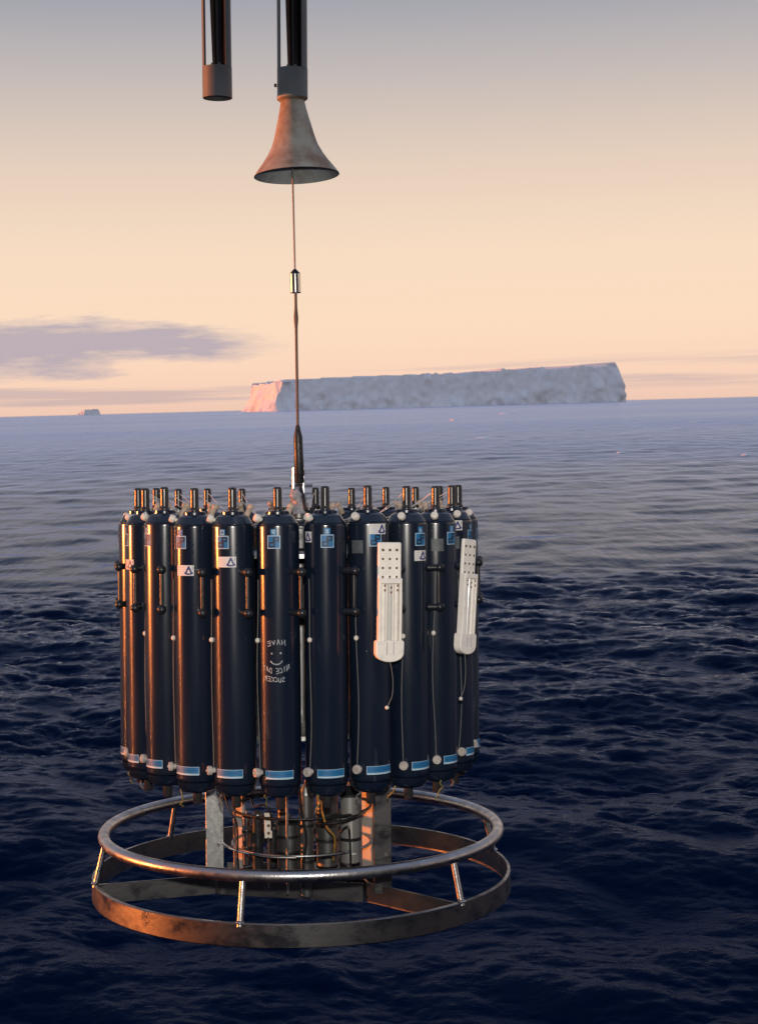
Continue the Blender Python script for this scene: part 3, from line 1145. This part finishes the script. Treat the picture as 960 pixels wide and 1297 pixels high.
class Wrap(MB):
    """flat print wrapped round the bottle: u to the right, v up, metres from a centre"""
    def __init__(self, phi, z, r=RB):
        super().__init__()
        self.phi, self.z, self.r = RAD(phi), z, r

    def P(self, u, v, off):
        a = self.phi + u / self.r
        return ((self.r + off) * math.cos(a), (self.r + off) * math.sin(a), zb(self.z) + v)

    def rect(self, u0, u1, v0, v1, off, mi=0):
        n = max(1, int(math.ceil((u1 - u0) / 0.006)))
        vs = [self.P(u0 + (u1 - u0) * i / n, v, off) for v in (v0, v1) for i in range(n + 1)]
        self.add(vs, [(i, i + 1, n + 2 + i, n + 1 + i) for i in range(n)], mi)

    def stroke(self, pts, w, off, mi=0):
        P2 = []
        for a, b in zip(pts, pts[1:]):
            d = Vector((b[0] - a[0], b[1] - a[1]))
            k = max(1, int(d.length / 0.006))
            for i in range(k):
                P2.append((Vector(a).lerp(Vector(b), i / k), Vector(a).lerp(Vector(b), (i + 1) / k), i == 0, i == k - 1))
        for a, b, first, last in P2:
            d = (b - a).normalized()
            s = Vector((-d.y, d.x)) * w / 2
            a2 = a - d * w * 0.35
            b2 = b + d * w * 0.35
            self.add([self.P(q.x, q.y, off) for q in (a2 - s, b2 - s, b2 + s, a2 + s)], [(0, 1, 2, 3)], mi)

    def disc(self, u, v, r, off, mi=0, n=14):
        vs = [self.P(u + r * math.cos(2 * math.pi * i / n), v + r * math.sin(2 * math.pi * i / n), off) for i in range(n)]
        self.add(vs, [tuple(range(n))], mi)

    def done(self, name, mats):
        return self.mesh(name, mats, smooth=False, recalc=False)


def logo_mesh(num):
    w = Wrap(-4, -0.1600)
    a = 0.0190
    w.rect(-a, a, -a, a, 0.0006, 1)
    w.rect(-a + 0.002, a - 0.002, -a + 0.002, a - 0.002, 0.0010, 0)
    # two linked rounded rings (upper right, lower left) in black line
    t = 0.0042
    w.stroke([(0.000, -0.003), (0.000, 0.013), (0.013, 0.013), (0.014, 0.009), (0.012, 0.003), (0.000, 0.003)], t, 0.0014, 2)
    w.stroke([(0.003, -0.002), (-0.012, -0.002), (-0.014, -0.006), (-0.013, -0.013), (0.002, -0.013), (0.002, -0.002)], t, 0.0015, 2)
    # number tab
    w.rect(-0.0095, 0.0085, a + 0.0003, a + 0.019, 0.0006, 0)
    digits = {0: [(0, 0), (1, 0), (1, 1), (0, 1), (0, 0)], 1: [(0.5, 0), (0.5, 1), (0.2, 0.7)],
              2: [(1, 0), (0, 0), (1, 0.6), (0.8, 1), (0, 0.9)], 3: [(0, 1), (1, 1), (0.4, 0.55), (1, 0.3), (0.6, 0), (0, 0.1)],
              4: [(0.8, 0), (0.8, 1), (0, 0.35), (1, 0.35)], 5: [(1, 1), (0.1, 1), (0.1, 0.55), (0.9, 0.5), (0.8, 0), (0, 0)],
              6: [(0.9, 1), (0, 0.4), (0.1, 0), (0.9, 0), (0.9, 0.5), (0.1, 0.5)], 7: [(0, 1), (1, 1), (0.4, 0)],
              8: [(0.5, 0.5), (0.05, 0.8), (0.5, 1), (0.95, 0.8), (0.5, 0.5), (0.05, 0.2), (0.5, 0), (0.95, 0.2), (0.5, 0.5)],
              9: [(0.1, 0), (0.9, 0.5), (0.9, 1), (0.1, 1), (0.1, 0.5), (0.9, 0.5)]}
    # the slide is mirrored: so is the numeral
    p = [(0.0045 - q[0] * 0.009 - 0.0005, a + 0.0035 + q[1] * 0.012) for q in digits[num % 10]]
    w.stroke(p, 0.0020, 0.0010, 1)
    return w.done('maker_sticker', [BLUE, PALE, INK])


def sticker_mesh(phi, z, wd=0.056, num=1):
    w = Wrap(phi, z)
    h = 0.0155
    w.rect(-wd / 2, wd / 2, -h, h, 0.0007, 0)
    cx = wd / 2 - 0.0155
    # emblem: navy triangle with open round centre, feet turned out
    w.stroke([(cx - 0.0095, -0.0095), (cx, 0.0105), (cx + 0.0095, -0.0095)], 0.0052, 0.0011, 1)
    w.stroke([(cx - 0.0115, -0.0070), (cx - 0.005, -0.0105), (cx + 0.005, -0.0105), (cx + 0.0115, -0.0070)], 0.0044, 0.0012, 1)
    w.disc(cx, -0.0035, 0.0041, 0.0015, 0)
    w.stroke([(wd / 2 - 0.004, 0.004), (wd / 2 - 0.004, 0.011)], 0.0016, 0.0011, 1)
    if wd > 0.04:
        for i in range(4):
            w.stroke([(-wd / 2 + 0.004, 0.009 - 0.006 * i), (cx - 0.014 - 0.003 * (i % 2), 0.009 - 0.006 * i)], 0.0011, 0.0011, 2)
    return w.done('emblem_sticker', [PAPER, NAVY, FAINT])


def strip_mesh(seed):
    rnd = random.Random(seed)
    w = Wrap(4, Z_LAB)
    w.rect(-0.043, 0.043, -0.0130, 0.0120, 0.0006, 1)
    w.rect(-0.0415, 0.0415, -0.0078, 0.0109, 0.0011, 0)
    u = -0.034
    while u < 0.030:                                   # a line of worn small print
        L_ = rnd.uniform(0.003, 0.009)
        w.stroke([(u, 0.001 + rnd.uniform(-.001, .001)), (u + L_, 0.001 + rnd.uniform(-.001, .001))], rnd.uniform(0.002, 0.0042), 0.0015, 2)
        u += L_ + rnd.uniform(0.002, 0.004)
    return w.done('blue_strip', [BLUE, PALE, mat('strip_print', (0.02, 0.09, 0.20), rough=0.5)])


GLY = {'H': [[(0, 0), (0, 1)], [(1, 0), (1, 1)], [(0, .5), (1, .5)]],
       'A': [[(0, 0), (.5, 1), (1, 0)], [(.2, .4), (.8, .4)]],
       'V': [[(0, 1), (.5, 0), (1, 1)]],
       'E': [[(1, 1), (0, 1), (0, 0), (1, 0)], [(0, .5), (.8, .5)]],
       'N': [[(0, 0), (0, 1), (1, 0), (1, 1)]],
       'I': [[(.5, 0), (.5, 1)]],
       'C': [[(1, .85), (.5, 1), (0, .6), (.1, .1), (.6, 0), (1, .15)]],
       'D': [[(0, 0), (0, 1), (.6, .95), (1, .5), (.6, .05), (0, 0)]],
       'Y': [[(0, 1), (.5, .5), (1, 1)], [(.5, .5), (.5, 0)]],
       'S': [[(1, .9), (.4, 1), (0, .75), (1, .3), (.7, 0), (0, .1)]],
       'U': [[(0, .8), (.05, .1), (.5, 0), (.95, .1), (1, .8)]],
       'K': [[(0, 0), (0, 1)], [(.9, 1), (0, .45), (1, 0)]],
       'R': [[(0, 0), (0, 1), (.8, .9), (.8, .55), (0, .5)], [(.3, .5), (1, 0)]]}


def handwriting_mesh():
    w = Wrap(-6, -0.516)
    wd = 0.0019

    def line(txt, u_mid, v, cw, ch, gap, tilt=0.0, arc=0.0):
        n = len(txt)
        x = -((cw + gap) * n - gap) / 2
        rnd = random.Random(txt)
        for c in txt:
            if c != ' ':
                for st in GLY[c]:
                    pts = []
                    for a, b in st:
                        X = x + a * cw + b * 0.001
                        Yv = v + b * ch + rnd.uniform(-.0012, .0012) + arc * X * X + tilt * X
                        pts.append((u_mid - X, Yv))     # mirrored writing, as on the slide
                    w.stroke(pts, wd, 0.0006, 0)
            x += cw + gap
    line('HAVE', 0.006, 0.058, 0.0088, 0.014, 0.0055, arc=-4.0, tilt=-0.06)
    w.disc(-0.0075, 0.033, 0.0028, 0.0006)
    w.disc(0.0190, 0.034, 0.0030, 0.0006)
    w.stroke([(0.0060 + 0.0175 * math.sin(RAD(a)), 0.0115 - 0.014 * math.cos(RAD(a)) + 0.004) for a in range(-70, 71, 14)], 0.0032, 0.0006)
    line('NICE DAY', 0.004, -0.025, 0.0070, 0.014, 0.0033, arc=8.0)
    line('SUCKER', 0.000, -0.049, 0.0070, 0.013, 0.0036, arc=3.0, tilt=0.08)
    return w.done('handwriting', PAINT)


def make_bottle_meshes():
    M = {}
    m = MB()
    m.lathe([(0, zb(Z_BOT)), (RB - 0.004, zb(Z_BOT)), (RB, zb(Z_BOT) + 0.004), (RB, zb(Z_BOT) + 0.010), (RB, zb(Z_SH) - 0.008), (RB, zb(Z_SH) - 0.004), (RB - 0.001, zb(Z_SH) - 0.001), (0.04, zb(Z_SH))], 48)
    M['body'] = m.mesh('body', PVC, angle=50)
    m = MB()
    m.lathe([(RB - 0.0035, zb(Z_SH) - 0.002), (RB - 0.003, zb(Z_SH) + 0.002), (0.047, zb(-0.086)), (0.036, zb(-0.080)), (0.034, zb(-0.080)), (0.034, zb(-0.073)),
             (0.031, zb(-0.070)), (0.018, zb(-0.0685)), (0, zb(-0.0685))], 40)
    M['top_cap'] = m.mesh('top_cap', PVC, angle=28)
    m = MB()
    m.lathe([(0.0155, zb(-0.0690)), (0.0155, zb(-0.064)), (0.0130, zb(-0.060)), (0.0130, zb(-0.057)), (0.0128, zb(-0.008)), (0.0128, zb(-0.004)), (0.011, zb(-0.001)), (0.0085, zb(0.0)), (0.0075, zb(-0.004)), (0, zb(-0.005))], 20)
    M['post'] = m.mesh('post', POSTM, angle=40)
    m = MB()
    m.lathe([(0, zb(-0.905)), (0.042, zb(-0.905)), (0.052, zb(-0.899)), (0.0575, zb(-0.888)), (0.0590, zb(Z_BOT) - 0.001)], 40)
    M['bottom_cap'] = m.mesh('bottom_cap', PVC, angle=28)
    m = MB()
    m.lathe([(0, zb(-0.945)), (0.012, zb(-0.945)), (0.014, zb(-0.942)), (0.014, zb(-0.904))], 18)
    M['lower_post'] = m.mesh('lower_post', POSTM, angle=40)
    # air vent knob on the shoulder
    a = RAD(-58)
    d = Vector((math.cos(a) * 0.93, math.sin(a) * 0.93, 0.36)).normalized()
    p = Vector((math.cos(a) * 0.052, math.sin(a) * 0.052, zb(-0.096)))
    m = MB()
    m.lathe([(0, -0.004), (0.006, -0.004), (0.006, 0.006), (0.0108, 0.007), (0.0120, 0.010), (0.0120, 0.020), (0.0100, 0.0235), (0, 0.0245)], 18, p, d)
    M['vent_knob'] = m.mesh('vent_knob', WHITE, angle=40)
    # petcock low on the side
    a = RAD(-55)
    d = Vector((math.cos(a), math.sin(a), 0))
    p = d * RB + Vector((0, 0, zb(-0.832)))
    m = MB()
    m.lathe([(0.008, -0.002), (0.008, 0.008), (0.0128, 0.009), (0.0138, 0.012), (0.0138, 0.020), (0.0120, 0.0225), (0.008, 0.0225), (0.0075, 0.0195), (0.004, 0.0195), (0.004, 0.026), (0, 0.026)], 20, p, d)
    M['petcock'] = m.mesh('petcock', mat('petcock_plastic', (0.50, 0.46, 0.42), rough=0.5, var=0.6, var2=(0.25, 0.2, 0.17), scale=90), angle=40)
    # handle: two pegs with round heads and a rod
    a = RAD(50)
    d = Vector((math.cos(a), math.sin(a), 0))
    for i, z in enumerate((-0.247, -0.366)):
        m = MB()
        m.cyl(d * (RB - 0.004) + Vector((0, 0, zb(z))), d * 0.094 + Vector((0, 0, zb(z))), 0.0098, n=14)
        M['peg%d' % i] = m.mesh('peg', BLACK)
        m = MB()
        m.ball(d * 0.099 + Vector((0, 0, zb(z))), 0.0142, 14)
        M['peg_head%d' % i] = m.mesh('peg_head', BLACK, angle=60)
    m = MB()
    m.cyl(d * 0.0955 + Vector((0, 0, zb(-0.366))), d * 0.0955 + Vector((0, 0, zb(-0.247))), 0.0058, n=12)
    M['handle_rod'] = m.mesh('handle_rod', POSTM)
    # lanyard cords with ball, several drapes
    for k in range(4):
        rnd = random.Random(50 + k)
        pts = []
        bow = rnd.uniform(-6, 10)
        for i in range(26):
            t = i / 25
            ph = RAD(-60 + bow * math.sin(math.pi * t) + 3.0 * math.sin(7 * t + k))
            z = -0.27 - 0.555 * t
            r = RB + 0.0028 + 0.0025 * math.sin(math.pi * t) ** 2
            pts.append((r * math.cos(ph), r * math.sin(ph), zb(z)))
        m = MB()
        m.tube(pts, 0.0014, 6)
        M['cord%d' % k] = m.mesh('cord', CORD)
        q = pts[8]
        m = MB()
        m.ball(q, 0.0072, 12, squash=1.1)
        M['ball%d' % k] = m.mesh('cord_ball', WHITE, angle=60)
    # line from the post down to the release pylon, with a cream loop end
    m = MB()
    pts = []
    for i in range(10):
        t = i / 9
        pts.append((-0.012 - (BOTTLE_R - 0.155 - 0.012) * t, 0.004 + 0.03 * t, zb(-0.018 - 0.112 * t - 0.03 * math.sin(math.pi * t))))
    m.tube(pts, 0.0011, 5)
    M['release_line'] = m.mesh('release_line', LINE)
    m = MB()
    m.cyl((-0.045, 0.020, zb(-0.092)), (-0.058, 0.030, zb(-0.062)), 0.010, 0.008, n=12, bev=0.002)
    m.ball((-0.060, 0.032, zb(-0.058)), 0.0105, 10)
    M['line_anchor'] = m.mesh('line_anchor', mat('cream_plastic', (0.52, 0.40, 0.30), rough=0.5, var=0.5, scale=60), angle=50)
    # trailing lanyard under the bottle
    for k in range(3):
        rnd = random.Random(80 + k)
        pts = [(0.050 * math.cos(RAD(-40 - 30 * k)), 0.050 * math.sin(RAD(-40 - 30 * k)), zb(-0.885))]
        x, y, z = pts[0]
        for i in range(9):
            x += rnd.uniform(-0.010, 0.006)
            y += rnd.uniform(-0.008, 0.008)
            z -= rnd.uniform(0.003, 0.011)
            pts.append((x, y, z))
        m = MB()
        m.tube(pts, 0.0026, 6)
        M['tail%d' % k] = m.mesh('lower_lanyard', TUBING if k != 1 else CORD, angle=70)
    return M


BM = make_bottle_meshes()

LABELS = {
    0: 'leftmost black bottle at the rosette edge, mostly hidden behind its neighbour',
    1: 'black bottle second from left edge, white emblem sticker under an orange glint',
    2: 'black bottle third from left, maker sticker but no white sticker',
    3: 'black bottle fourth from left with blue sticker and low white emblem sticker',
    4: 'black bottle with white emblem sticker right under its blue sticker, left of the handwriting bottle',
    5: 'black bottle with white mirrored handwriting and a smiley face',
    6: 'black bottle right of the handwriting bottle with blue sticker and bright centre streak',
    7: 'black bottle carrying the larger white thermometer rack',
    8: 'black bottle right of the larger thermometer rack, white sticker below blue one',
    9: 'black bottle with wet grey tape patch, between the two thermometer racks',
    10: 'black bottle carrying the slanted white thermometer rack near the right edge',
    11: 'rightmost black bottle at the rosette edge, behind the slanted thermometer rack'}
ORD = ['first', 'second', 'third', 'fourth', 'fifth', 'sixth', 'seventh', 'eighth', 'ninth', 'tenth', 'eleventh', 'twelfth']
STICK = {1: (8, -0.236, 0.056), 3: (9, -0.243, 0.056), 4: (7, -0.2175, 0.056), 6: (-62, -0.148, 0.030),
         7: (4, -0.1285, 0.056), 8: (-3, -0.2085, 0.046), 10: (-58, -0.126, 0.036)}
rear_order = sorted(range(12, 24), key=lambda k: math.sin(RAD(-81.2 + 15 * k)))


def thermometer_rack(parent, theta, at, face, lean, h=0.345, w=0.070):
    """white frame of three tubes; at = centre of the top edge in rosette coords, face = direction it looks"""
    R = Matrix.Rotation(RAD(face), 4, 'Z') @ Matrix.Rotation(RAD(lean), 4, 'Y')
    Mx = Matrix.Translation(at) @ R                     # local: x right, -y outwards, z up, top at z=0
    loc = parent.matrix_world.inverted() @ ROS @ Mx
    m = MB()
    hw = w / 2
    m.box((0, 0.006, -h * 0.46), (hw, 0.006, h * 0.46), None, 0.003)
    rack = put('thermometer_rack', m.mesh('thermometer_rack', RACKW), parent, loc)
    rack['label'] = 'white rack of thermometer tubes with a pierced head'
    # raised frame below the pierced head
    for x in (-hw + 0.004, hw - 0.004):
        m = MB()
        m.box((x, -0.0035, -h * 0.59), (0.0042, 0.0085, h * 0.29), None, 0.0015)
        put('rail', m.mesh('rail', RACKW), rack)
    for i, x in enumerate((-0.019, 0.0, 0.019)):
        m = MB()
        m.cyl((x, -0.003, -h * 0.87), (x, -0.003, -h * 0.335), 0.0075, n=14, bev=0.003)
        put('tube', m.mesh('tube', RACKW if i != 1 else GLASS), rack)
        for zz in (-0.36, -0.40, -0.83):
            m = MB()
            m.ball((x + 0.002, -0.0098, h * zz - 0.006 * (i % 2)), 0.0032, 8, squash=1.2)
            put('tube_mark', m.mesh('tube_mark', RUST), rack)
    for r_ in range(4):
        for c in range(3):
            m = MB()
            m.cyl((-0.021 + 0.021 * c, -0.0007, -0.022 - 0.026 * r_), (-0.021 + 0.021 * c, 0.003, -0.022 - 0.026 * r_), 0.0036 if r_ else 0.0042, n=12)
            put('hole', m.mesh('hole', HOLE), rack)
    m = MB()
    m.box((0, -0.003, -h * 0.325), (hw - 0.001, 0.010, 0.008), None, 0.003)
    put('head_bar', m.mesh('head_bar', RACKW), rack)
    # rounded, wider foot: half-round outline extruded
    fw = hw + 0.007
    out = [(-fw, 0.030), (-fw + 0.004, 0.034), (fw - 0.004, 0.034), (fw, 0.030), (fw, -0.004)]
    for a in range(10, 180, 16):
        out.append((fw * 0.97 * math.cos(RAD(a)), -0.006 - 0.022 * math.sin(RAD(a))))
    out.append((-fw, -0.004))
    m = MB()
    n = len(out)
    z0 = -h * 0.92
    vs = []
    for y, k in ((-0.014, 0.93), (-0.0115, 1.0), (0.012, 1.0)):
        vs += [(x * k, y, z0 + 0.004 + (z - 0.004) * k) for x, z in out]
    fs = [tuple(range(n)), tuple(2 * n + i for i in range(n))[::-1]]
    for lv in range(2):
        for i in range(n):
            fs.append((lv * n + i, lv * n + (i + 1) % n, (lv + 1) * n + (i + 1) % n, (lv + 1) * n + i))
    m.add(vs, fs)
    put('foot', m.mesh('foot', RACKW), rack)
    for x in (-0.010, 0.010):
        m = MB()
        m.box((x, -0.0145, z0 + 0.012), (0.0012, 0.0015, 0.018), None, 0.0003)
        put('groove', m.mesh('groove', FAINT), rack)
    m = MB()
    m.box((0.0, 0.022, -h * 0.30), (0.012, 0.010, 0.012), None, 0.002)
    put('mount', m.mesh('mount', BLACK), rack)
    m = MB()
    m.box((0.0, 0.022, -h * 0.75), (0.012, 0.010, 0.012), None, 0.002)
    put('mount', m.mesh('mount', BLACK), rack)
    # cord and bead under the foot
    pts = [(0.004 + 0.010 * math.sin(3 * t), 0.002, z0 - 0.026 - 0.135 * t - 0.0 * t) for t in [i / 14 for i in range(15)]]
    pts = [(x - 0.035 * max(0, (-(z - z0) - 0.13)) * 8, y, z) for x, y, z in pts]
    m = MB()
    m.tube(pts, 0.0013, 6)
    put('rack_cord', m.mesh('rack_cord', CORD), rack)
    m = MB()
    m.ball(pts[-1], 0.0060, 10)
    put('bead', m.mesh('bead', WHITE, angle=60), rack)
    return rack


for k in range(24):
    th = -81.2 + 15 * k + DPH
    base = pol(th, BOTTLE_R, B_ORG)
    jr = random.Random(300 + k)
    base.z += jr.uniform(-0.0025, 0.0025)
    mtx = (ROS @ Matrix.Translation(base) @ Matrix.Rotation(RAD(th - 90 + jr.uniform(-3, 3)), 4, 'Z')
           @ Matrix.Rotation(RAD(jr.uniform(-0.25, 0.25)), 4, 'X') @ Matrix.Rotation(RAD(jr.uniform(-0.2, 0.2)), 4, 'Y'))
    if k in LABELS:
        lab = LABELS[k]
    else:
        lab = 'black bottle in the back row, its post %s from left among the rear posts' % ORD[rear_order.index(k)]
    bt = root('sampling_bottle', mtx, lab, 'sampling bottle', 'sampling bottles ranged round the rosette')
    for nm in ('body', 'top_cap', 'post', 'bottom_cap', 'lower_post', 'vent_knob', 'petcock', 'handle_rod', 'release_line', 'line_anchor'):
        put(nm, BM[nm], bt)
    for i in (0, 1):
        o = put('peg', BM['peg%d' % i], bt)
        put('peg_head', BM['peg_head%d' % i], o)
    c = put('cord', BM['cord%d' % (k % 4)], bt)
    put('cord_ball', BM['ball%d' % (k % 4)], c)
    put('lower_lanyard', BM['tail%d' % (k % 3)], bt)
    if k < 12:
        put('maker_sticker', logo_mesh(24 - k), bt)
        put('blue_strip', strip_mesh(k), bt)
        if k in STICK:
            ph, z, wd = STICK[k]
            put('emblem_sticker', sticker_mesh(ph, z, wd, k), bt)
    if k == 5:
        o = put('handwriting', handwriting_mesh(), bt)
        o['label'] = 'white mirrored handwriting with a smiley'
    if k in (7, 9, 10):
        ph = {7: -56, 9: -50, 10: -68}[k]
        w = Wrap(ph, -0.180)
        w.rect(-0.019, 0.019, -0.019, 0.019, 0.0006)
        put('tape_patch', w.done('tape_patch', PATCH), bt)
    if k == 7:
        top = ros_px(494, 687, -0.585)
        thermometer_rack(bt, th, top, 16.0, 1.2)
    if k == 10:
        top = ros_px(596, 683, -0.400)
        thermometer_rack(bt, th, top, 50.0, 6.0, h=0.345, w=0.064)

# ------------------------------------------------------------------ lifting wire, swivel, termination
p_bell = at_depth(370.5, 218, 4.996)
p_sw_t, p_sw_b = at_depth(373.5, 342, 4.99), at_depth(374.5, 371, 4.99)
p_t0 = at_depth(377.0, 538, 4.985)
p_t1 = at_depth(379.5, 612, 4.985)
up = p_bell + (p_bell - p_sw_t).normalized() * 1.1


def wire(name, a, b, r, mt, label, bumps=()):
    n = 40
    m = MB()
    pts, rs = [], []
    for i in range(n + 1):
        t = i / n
        pts.append((b - a) * t)
        rr_ = r
        for c, wdt, k in bumps:
            rr_ += k * math.exp(-((t - c) / wdt) ** 2)
        rs.append(rr_)
    m.tube(pts, rs, 10)
    o = put(name, m.mesh(name, mt, angle=70), None, Matrix.Translation(a))
    tag(o, label, 'wire')
    return o


wire('lifting_wire', p_sw_t + Vector((0, 0, -0.01)), up, 0.0032, CABLET, 'thin steel wire running up from the swivel into the bell')
wire('lower_wire', p_t0 - Vector((0, 0, 0.01)), p_sw_b + Vector((0, 0, 0.008)), 0.0048, CABLEM, 'rust-brown sheathed wire between swivel and black termination',
     bumps=((0.80, 0.05, 0.0028), (0.66, 0.006, 0.0018)))
ax = (p_sw_t - p_sw_b)
h = ax.length
rt = root('cable_swivel', Matrix.Translation(p_sw_b), 'small shiny swivel weight with cone top halfway up the wire', 'swivel')
m = MB()
m.lathe([(0, 0), (0.015, 0), (0.0175, 0.003), (0.0175, h - 0.012), (0.016, h - 0.010), (0, h - 0.010)], 22, (0, 0, 0), ax)
put('barrel', m.mesh('barrel', CHROME), rt)
m = MB()
m.lathe([(0.0165, h - 0.0105), (0.0165, h - 0.009), (0.004, h + 0.004), (0, h + 0.004)], 22, (0, 0, 0), ax)
put('cone', m.mesh('cone', RUBBER), rt)

ax = (p_t0 - p_t1)
h = ax.length
rt = root('cable_termination', Matrix.Translation(p_t1), 'black tapered cable termination standing on the rosette bail', 'termination')
m = MB()
m.lathe([(0, 0), (0.0135, 0), (0.0155, 0.004), (0.0150, h * 0.12), (0.0165, h * 0.14), (0.0150, h * 0.5), (0.0145, h * 0.8), (0.0105, h * 0.88), (0.006, h), (0, h)], 22, (0, 0, 0), ax)
put('boot', m.mesh('boot', RUBBER), rt)
for i in range(4):
    m = MB()
    m.ball(ax.normalized() * (h * (0.38 + 0.085 * i)) + Vector((0.004, -0.0150, 0)), 0.0026, 8)
    put('screw', m.mesh('screw', CHROME), rt)
# clear plastic wrap and spare cable bunched below the termination
c = ROS @ Vector((0.0, -0.02, -0.10))
m = MB()
prof = []
n, nv = 26, 14
vs = []
for v in range(nv + 1):
    t = v / nv
    for i in range(n):
        a = 2 * math.pi * i / n
        r = (0.034 - 0.018 * t) * (1 + 0.55 * fbm(Vector((math.cos(a) * 1.6, math.sin(a) * 1.6, t * 3.5)), 4))
        vs.append((r * math.cos(a) + 0.006 * math.sin(4 * t) - 0.004, r * math.sin(a), 0.015 + 0.080 * t))
fs = [(v * n + i, v * n + (i + 1) % n, (v + 1) * n + (i + 1) % n, (v + 1) * n + i) for v in range(nv) for i in range(n)]
fs += [tuple(range(n))[::-1], tuple(nv * n + i for i in range(n))]
m.add(vs, fs)
o = put('plastic_wrap', m.mesh('plastic_wrap', WRAP, angle=80), None, Matrix.Translation(c))
tag(o, 'crumpled grey plastic wrap bunched under the black termination', 'plastic wrap')
hose('signal_cable', [(380, 616, -0.025), (384, 628, -0.04), (386, 642, -0.06), (392, 648, -0.06), (402, 641, -0.04), (408, 648, -0.02)], 0.0055, RUBBER,
     'short black cable looping away from the wrapped termination')

# ------------------------------------------------------------------ cable guide bell and tubes
Sg = 4.996 / F_PX


def guide_tube(px_top, px_bot, py_bot, py_sleeve, rad, label, with_bell):
    pb = at_depth(px_bot, py_bot, 4.996)
    pt_ = at_depth(px_top, -140, 4.996)
    ax = (pt_ - pb).normalized()
    tilt = Matrix.Rotation(RAD(2.2), 3, 'X')
    q = Vector((0, 0, 1)).rotation_difference(ax).to_matrix()
    M4 = Matrix.Translation(pb) @ q.to_4x4()
    rt = root('cable_guide' if with_bell else 'guide_tube', M4, label, 'cable guide')
    h_s = (py_bot - py_sleeve) * Sg
    h_all = 0.70
    m = MB()
    t = 0.004
    m.lathe([(rad - t, 0), (rad - 0.001, 0), (rad, 0.001), (rad, h_s), (rad - t, h_s), (rad - t, 0)], 40)
    put('sleeve', m.mesh('sleeve', TUBEM), rt)

    def arc(name, a0, a1, z0, z1, r0, thick, mt, taper=0.0):
        m = MB()
        n = max(4, int(abs(a1 - a0) / 8))
        vs = []
        for z, r, k in ((z0, r0, 0), (z0, r0 - thick, 0), (z1, r0 - thick, 1), (z1, r0, 1)):
            for i in range(n + 1):
                aa0 = a0 + taper * (1 - k)
                a = RAD(aa0 + (a1 - aa0) * i / n)
                vs.append((r * math.cos(a), r * math.sin(a), z))
        w_ = n + 1
        fs = []
        for s0 in range(4):
            s1 = (s0 + 1) % 4
            for i in range(n):
                fs.append((s0 * w_ + i, s0 * w_ + i + 1, s1 * w_ + i + 1, s1 * w_ + i))
        fs += [(0, w_, 2 * w_, 3 * w_), (n, w_ + n, 2 * w_ + n, 3 * w_ + n)]
        m.add(vs, fs)
        return put(name, m.mesh(name, mt), rt)
    # the slotted upper tube: a narrow left wall and a wide dark right/back wall with the slot between them
    arc('left_wall', 150, 215, h_s - 0.001, h_all, rad - 0.0005, 0.004, TUBEM)
    arc('slotted_wall', -52, 108, h_s - 0.001, h_all, rad - 0.0006, 0.004, TUBED)
    arc('right_edge', -50, -20, h_s - 0.002, h_all, rad + 0.0018, 0.002, TUBEM)
    m = MB()
    m.cyl((-rad * 0.16, 0.004, h_s - 0.01), (-rad * 0.50, 0.004, h_all), rad * 0.14, rad * 0.16, n=14)
    put('runner_bar', m.mesh('runner_bar', RUST), rt)
    m = MB()
    m.cyl((rad * 0.28, 0.002, h_s - 0.012), (rad * 0.22, 0.002, h_all), rad * 0.42, n=20)
    put('runner_core', m.mesh('runner_core', TUBED), rt)
    for xx in (-0.25, 0.22):
        m = MB()
        m.box((rad * xx, -rad * 0.6, h_s + 0.002), (0.004, 0.006, 0.006), None, 0.001)
        put('tab', m.mesh('tab', TUBEM), rt)
    return rt, M4, h_s


guide_tube(271.5, 275.5, 124, 86, 0.0475, 'slotted grey guide tube hanging at the top, without a bell', False)
rt, M4, hs = guide_tube(369, 370.5, 124, 88, 0.0490, 'slotted guide tube ending in a rust-stained flared bell round the wire', True)
# bell, mouth turned slightly to the viewer
pb = at_depth(370.5, 127, 4.996)
S4 = Sg
prof_o = [(15.0, 0), (15.2, 3), (17.0, 12), (19.4, 22), (22.0, 32), (25.0, 44), (28.8, 56), (34.6, 67), (41.4, 77), (47.6, 85), (51.6, 90.5), (52.8, 92), (53.4, 93.2)]
m = MB()
out = [(r * S4, -z * S4 * 1.0) for r, z in prof_o]
inn = [((r - 1.6) * S4, -(z - 0.2) * S4) for r, z in prof_o[::-1]]
m.lathe(out, 56, (0, 0, 0), (0, 0, 1), 0)
m.lathe([out[-1]] + inn, 56, (0, 0, 0), (0, 0, 1), 1)
bm4 = M4.inverted() @ Matrix.Translation(pb) @ Matrix.Rotation(RAD(-3.0), 4, 'X') @ Matrix.Rotation(RAD(-1.6), 4, 'Y')
bl = put('bell', m.mesh('bell', [BELLM, BELLIN], angle=50), rt, bm4)
bl['label'] = 'flared bell with cream paint and rust stains'
m = MB()
m.lathe([(19.2 * S4, 6 * S4), (19.2 * S4, 2 * S4), (15.4 * S4, -1 * S4), (13 * S4, -1 * S4), (13 * S4, 6 * S4)], 40)
put('collar', m.mesh('collar', BELLM), bl)
m = MB()
m.cyl((-0.050, -0.006, 0.040), (-0.058, -0.006, 0.040), 0.006, n=6)
put('bolt', m.mesh('bolt', RUST), rt)
m = MB()
m.cyl((0, 0, -80 * S4), (0, 0, -5 * S4), 0.011, n=14)
put('throat', m.mesh('throat', RUST), bl)
